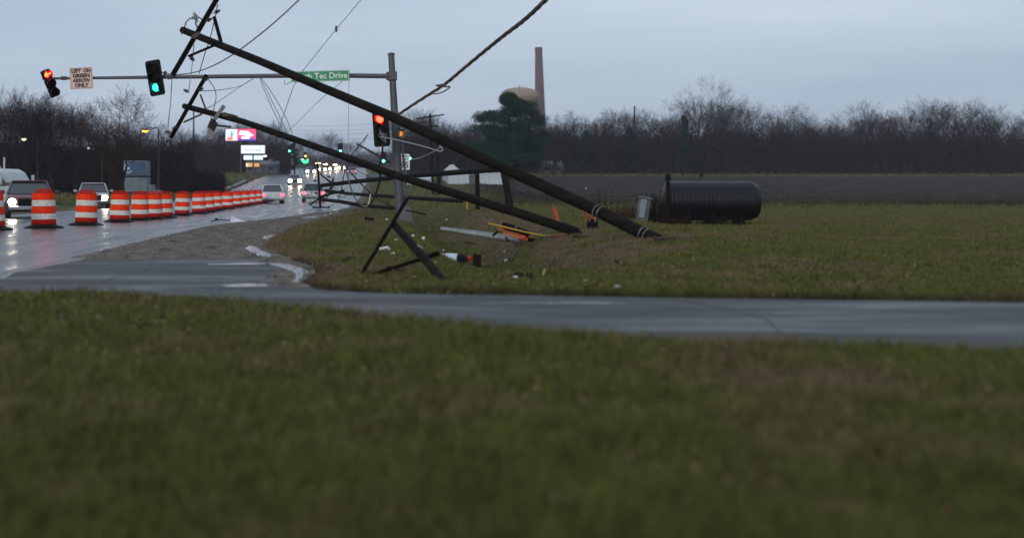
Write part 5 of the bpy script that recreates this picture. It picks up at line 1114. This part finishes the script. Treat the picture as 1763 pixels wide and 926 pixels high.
# cone-like scrap and stick on the road edge
g0 = Vector(((409 - HX) / F * 46, 46, .0)); b = MB(); b.add([g0 + Vector(v) for v in ((-.24, -.1, .0), (.26, -.06, .0), (.22, .15, .0), (-.2, .12, .0), (-.2, 0, .20), (-.02, .04, .12))], [(3, 2, 1, 0), (0, 1, 5, 4), (1, 2, 5), (2, 3, 4, 5), (3, 0, 4)]); b.solo('torn_panel', mat('dull_white_panel', (.66, .68, .72), .5, noise=(.5, .53, .58), nscale=9), 'torn grey-white panel corner lying at the road edge', 'panel', smooth_=False)
g0 = Vector(((384 - HX) / F * 46.5, 46.5, .02)); b = MB(); b.tube([g0 + Vector((-.42, 0, -.01)), g0 + Vector((-.1, 0, .03)), g0 + Vector((.25, 0, .01))], .018, 6); b.box(g0 + Vector((-.22, 0, .06)), (.1, .06, .05)); b.solo('broken_stick', M_blk, 'thin dark broken stick beside the torn panel on the road', 'stick')
# weeds near the tank and pole butt
def weed(px, d, h, n, label, seed, spread=.25, m=M_twig):
    rs = random.Random(seed); p = GZ(px, d); b = MB()
    for k in range(n):
        c = p + Vector((rs.gauss(0, spread), rs.gauss(0, spread), -.03)); hh = h * rs.uniform(.4, 1.05); tx, ty = rs.gauss(0, .16) * hh, rs.gauss(0, .16) * hh
        t_ = c + Vector((tx, ty, hh)); b.tube([c, c.lerp(t_, .5) + Vector((rs.uniform(-.03, .03), 0, 0)), t_], [.006, .005, .003], 3, cap=False)
        for q in range(rs.randint(2, 5)):
            f = rs.uniform(.3, .95); s_ = c.lerp(t_, f); b.tube([s_, s_ + Vector((rs.gauss(0, .07), rs.gauss(0, .05), rs.uniform(.02, .12)))], [.004, .002], 3, cap=False)
    b.solo('dry_weed', m, label, 'weed', 'dry weeds on the right bank', smooth_=False)
weed(1128, 40.5, .95, 170, 'dense dry brown weeds between the utility box and the tank', 1, .22)
weed(1088, 39.5, .55, 80, 'low dry weeds left of the leaning utility box', 2, .2)
weed(1050, 38, .4, 70, 'low dry weeds behind the straps of the big pole', 3, .3)
weed(1032, 37, .8, 26, 'sparse tall dry stalks right of the splintered stump', 4, .14)
weed(1160, 41.2, .45, 120, 'low tangled weeds in front of the black tank left end', 5, .35)
weed(1235, 41.2, .4, 140, 'low tangled weeds in front of the black tank middle', 6, .5)
weed(1150, 33.6, .22, 70, 'short dead weeds by the butt of the big pole', 7, .22)
0 and weed(470, 28.5, .14, 60, 'short brown weeds at the grass tip by the puddle', 8, .3)

# ------------------------------------------------------------------ wires
def sag(a, b_, s, n=14): return [a.lerp(b_, k / n) - Vector((0, 0, s * 4 * (k / n) * (1 - k / n))) for k in range(n + 1)]
def wire(pts, r, label, m=M_wire, name='power_line', cat='wire', group=None, extra=None, n=6):
    b = MB(); b.tube(pts, r, n)
    if extra: extra(b)
    return b.solo(name, m, label, cat, group)
def PX(l):
    o_ = []
    for (x, y, d) in l:
        if 41 <= d < 43.5 and x < 400: d = d * K1 + .12
        elif 46 <= d < 50.3 and x < 480: d = d * K2 + .1
        o_.append(P(x, y, d))
    return o_
def PX0(l): return [P(*a) for a in l]
def cr(pts, n=6):       # smooth curve through points
    out = []; q = [pts[0]] + list(pts) + [pts[-1]]
    for i in range(1, len(q) - 2):
        p0, p1, p2, p3 = q[i - 1:i + 3]
        for k in range(n):
            t = k / n; out.append(.5 * ((2 * p1) + (p2 - p0) * t + (2 * p0 - 5 * p1 + 4 * p2 - p3) * t * t + (3 * p1 - p0 - 3 * p2 + p3) * t ** 3))
    return out + [pts[-1]]
M_wlight = mat('pale_wire', (.20, .18, .18), .6, .2, noise=(.28, .25, .25), nscale=10)
wire(cr(PX0([(575, -60, 38), (515, 0, 40), (462, 48, 41), (410, 88, 43), (370, 112, 46), (330, 126, 49), (288, 129.5, 51)])), .022, 'thick pale cable curving from the mast arm up past the leaning pole', M_wlight, n=8)
def splice(b): b.lathe([(0, -.12), (.04, -.06), (.045, .06), (0, .12)], 8, P(579, 50.5, 44))
wire(PX([(668, -60, 44), (622, 0, 44), (579, 50.5, 44), (520, 124, 43), (505, 150, 42), (486, 205, 41), (475, 243, 46.2)]), .011, 'thin wire with a small splice crossing behind the leaning pole', extra=splice)
rs = random.Random(2)
def bundle(b):
    pts = cr(PX([(985, -45, 36), (940, 0, 38), (905, 33, 40), (870, 60, 42), (840, 84, 44), (800, 117, 46), (765, 146, 48), (720, 175, 50), (684, 199, 50.6)]), 8)
    for ph in (0, 2.1, 4.2): b.tube([p + Vector((math.cos(k * .9 + ph) * .03, 0, math.sin(k * .9 + ph) * .03)) for k, p in enumerate(pts)], [.038 * (1.15 - .45 * k / len(pts)) for k in range(len(pts))], 6)
    lp = cr(PX([(754, 149, 47.5), (768, 150, 47.5), (775, 150, 47.5), (762, 159, 47.5), (746, 161.5, 47.5), (757, 150, 47.5)]), 5); b.tube(lp, .022, 5); b.tube([P(750, 148, 47.6), P(762, 146, 47.6), P(768, 149, 47.6)], .035, 6)
b = MB(); bundle(b); b.solo('power_cable', mat('worn_cable', (.02, .018, .016), .7, spec=.2, noise=(.16, .13, .11), nscale=2.2), 'thick twisted dark cable with a loose loop rising to upper right', 'cable')
for (l, r, lb) in (
    ([(445, 131, 51.5), (462, 172, 50), (480, 210, 49), (508, 262, 60)], .010, 'thin drooping wire from the mast arm, leftmost of three'),
    ([(446, 131, 51.5), (470, 178, 52), (496, 236, 58), (536, 352, 80)], .012, 'long slack wire from the mast arm down to the road, middle of three'),
    ([(447, 131, 51.5), (474, 170, 52), (500, 222, 56), (524, 300, 75), (545, 354, 80)], .012, 'long slack wire from the mast arm down to the road, rightmost of three'),
    ([(440, 133, 51.4), (415, 148, 50.8), (380, 155, 50), (346, 157, 49.6)], .011, 'upper sagging wire between mast arm and lower pole crossarm'),
    ([(440, 133, 51.4), (410, 152, 50.5), (372, 178, 49.5), (350, 190, 49.2)], .011, 'lower slanting wire between mast arm and lower pole tip'),
    ([(296, 138, 51.5), (293.5, 180, 50.5), (289, 222, 49.7), (296, 228, 49.6), (306, 218, 49.5)], .016, 'pale wire hanging from the arm to the crossarm foot'),
    ([(334, 78, 41.8), (331, 110, 45), (326, 150, 49), (324, 160, 49.4)], .012, 'hanging wire between both leaning pole tips'),
    ([(375, 8, 41.5), (363, 62, 43), (352, 95, 46), (343, 127, 49.6)], .012, 'taut wire from the upper crossarm to the lower one'),
    ([(357, 135, 49.7), (368, 150, 49.4), (372, 165, 49.2), (370, 179, 49), (366, 196, 48.6), (362, 210, 48.4)], .012, 'curved jumper wire between lower crossarm and side arm'),
    ([(601, 137, 51.5), (600, 195, 52), (599, 255, 53), (597, 292, 60)], .008, 'very thin vertical wire below the street name sign'),
    ([(590, 140, 51.6), (545, 178, 60), (508, 215, 75), (470, 250, 100)], .010, 'faint slanting wire from the green sign toward the trees'),
    ([(490, 138, 51.6), (491, 146, 51.6), (497, 143, 51.6), (510, 138, 51.6)], .012, 'short bent wire end under the mast arm'),
):
    wire(cr(PX(l)), r, lb)
M_wpale = mat('bare_aluminium_wire', (.45, .44, .43), .4, .5, noise=(.35, .34, .33), nscale=16)
wire(cr(PX([(655, 236, 50.3), (672, 239, 50), (700, 245, 50), (735, 254, 50), (757, 260.5, 50), (762, 258, 50), (757, 252, 50.3)])), .020, 'stiff pale wire reaching right from the red traffic light', M_wpale)
wire(cr(PX([(760, 252, 55), (745, 262, 57), (725, 271, 60), (708, 275, 64)])), .016, 'pale cable sagging behind the mast toward the far green light', M_wpale)
b = MB(); rs = random.Random(5)
for k in range(9):
    c = P(655 + rs.uniform(-3, 5), 231 + rs.uniform(-6, 6), 50.3); b.tube([c, c + Vector((rs.uniform(-.1, .1), -.03, rs.uniform(-.12, .12))), c + Vector((rs.uniform(.02, .26), 0, rs.uniform(-.26, .05)))], .010, 4)
b.solo('wire_tangle', M_wpale, 'knot of pale torn wires on the red traffic light', 'wire tangle')
wire(cr(PX([(658.5, 246, 50.4), (658, 268, 50.2), (652, 290, 50), (655, 305, 51), (650, 325, 53), (642, 345, 56), (633, 356, 60)])), .035, 'thick black cable hanging from red traffic light to the ground', M_cable, name='power_cable', cat='cable', n=8)
wire(cr(PX([(684, 203, 50.6), (700, 209, 49), (728, 219, 48)])), .014, 'short slack wire on top of the big pole right of the mast', M_cable)
tg = 'loose wires tangled round the downed crossarm'
for (l, r, m, lb) in (
    ([(594, 286, 62), (606, 330, 64), (616, 347, 66), (626, 355, 67), (634, 353, 67), (638, 334, 67)], .030, M_wpale, 'pale looped cable reaching the ground left of mast base'),
    ([(594, 286, 62), (620, 315, 62), (650, 342, 60), (677, 356, 58)], .030, M_cable, 'black straight cable slanting down to the mast base'),
    ([(595, 288, 62), (590, 312, 66), (586, 335, 70), (578, 350, 76)], .022, M_cable, 'dark cable dropping left to the downed pole'),
    ([(606, 290, 70), (640, 306, 70), (668, 314, 66)], .014, M_cable, 'thin dark wire running right over the level pole'),
    ([(551, 298, 80), (560, 306, 79), (571, 314, 78)], .03, M_cable, 'short dark wire at the top of the upright crossarm'),
    ([(574, 305, 78), (573, 322, 78), (566, 335, 78), (561, 343, 78)], .035, M_cable, 'dark bent cable beside the upright crossarm'),
    ([(524, 337, 82), (532, 352, 82), (556, 358, 81), (575, 352, 79)], .02, M_cable, 'low slack wire on the road under the crossarm'),
    ([(660, 358, 60), (668, 350, 60), (674, 340, 60)], .02, M_cable, 'short curled wire left of the mast pole foot'),
    ([(575, 318, 77), (580, 335, 76), (592, 340, 75), (600, 330, 74)], .018, M_cable, 'small loop of wire between the two downed poles'),
    ([(700, 362, 51), (716, 365, 50), (732, 369, 49)], .035, M_cable, 'dark cable piece lying right of the mast base'),
    ([(672, 462, 16.5), (682, 464, 16.4), (694, 466, 16.3)], .012, M_cable, 'dark twig-like wire under the long brace'),
    ([(870, 272, 60), (886, 276, 60), (893, 280, 60)], .02, M_cable, 'short dark wire at the right end of the level pole')):
    wire(cr(PX(l)), r, lb, m, group=tg)
for k, (y0, y1) in enumerate(((213, 214), (221, 222), (228, 229), (236, 238))):
    lb = ['topmost', 'second', 'third', 'lowest'][k]
    wire(sag(P(470, y0, 420), P(742, y1 - 8, 165), .8), .018, lb + ' of four faint far overhead lines crossing the road gap', M_wire, group='far overhead lines', n=4)

# ------------------------------------------------------------------ haze
hb = MB(); hb.box((0, 1300, 32.5), (3600, 2800, 69)); hz0 = hb.build('haze', None, smooth_=False) if False else None
def haze(dens):
    m = bpy.data.materials.new('haze_air'); m.use_nodes = True; t = m.node_tree; t.nodes.clear()
    o = t.nodes.new('ShaderNodeOutputMaterial'); v = t.nodes.new('ShaderNodeVolumePrincipled'); v.inputs['Color'].default_value = (.72, .80, .93, 1); v.inputs['Density'].default_value = dens; t.links.new(v.outputs[0], o.inputs['Volume'])
    b = MB(); b.box((0, 1720, 35), (5400, 3500, 76.5)); ob = b.build('haze', m, smooth_=False); tag(ob, kind='stuff'); return ob
HAZE = 0.00022
if HAZE: haze(HAZE)
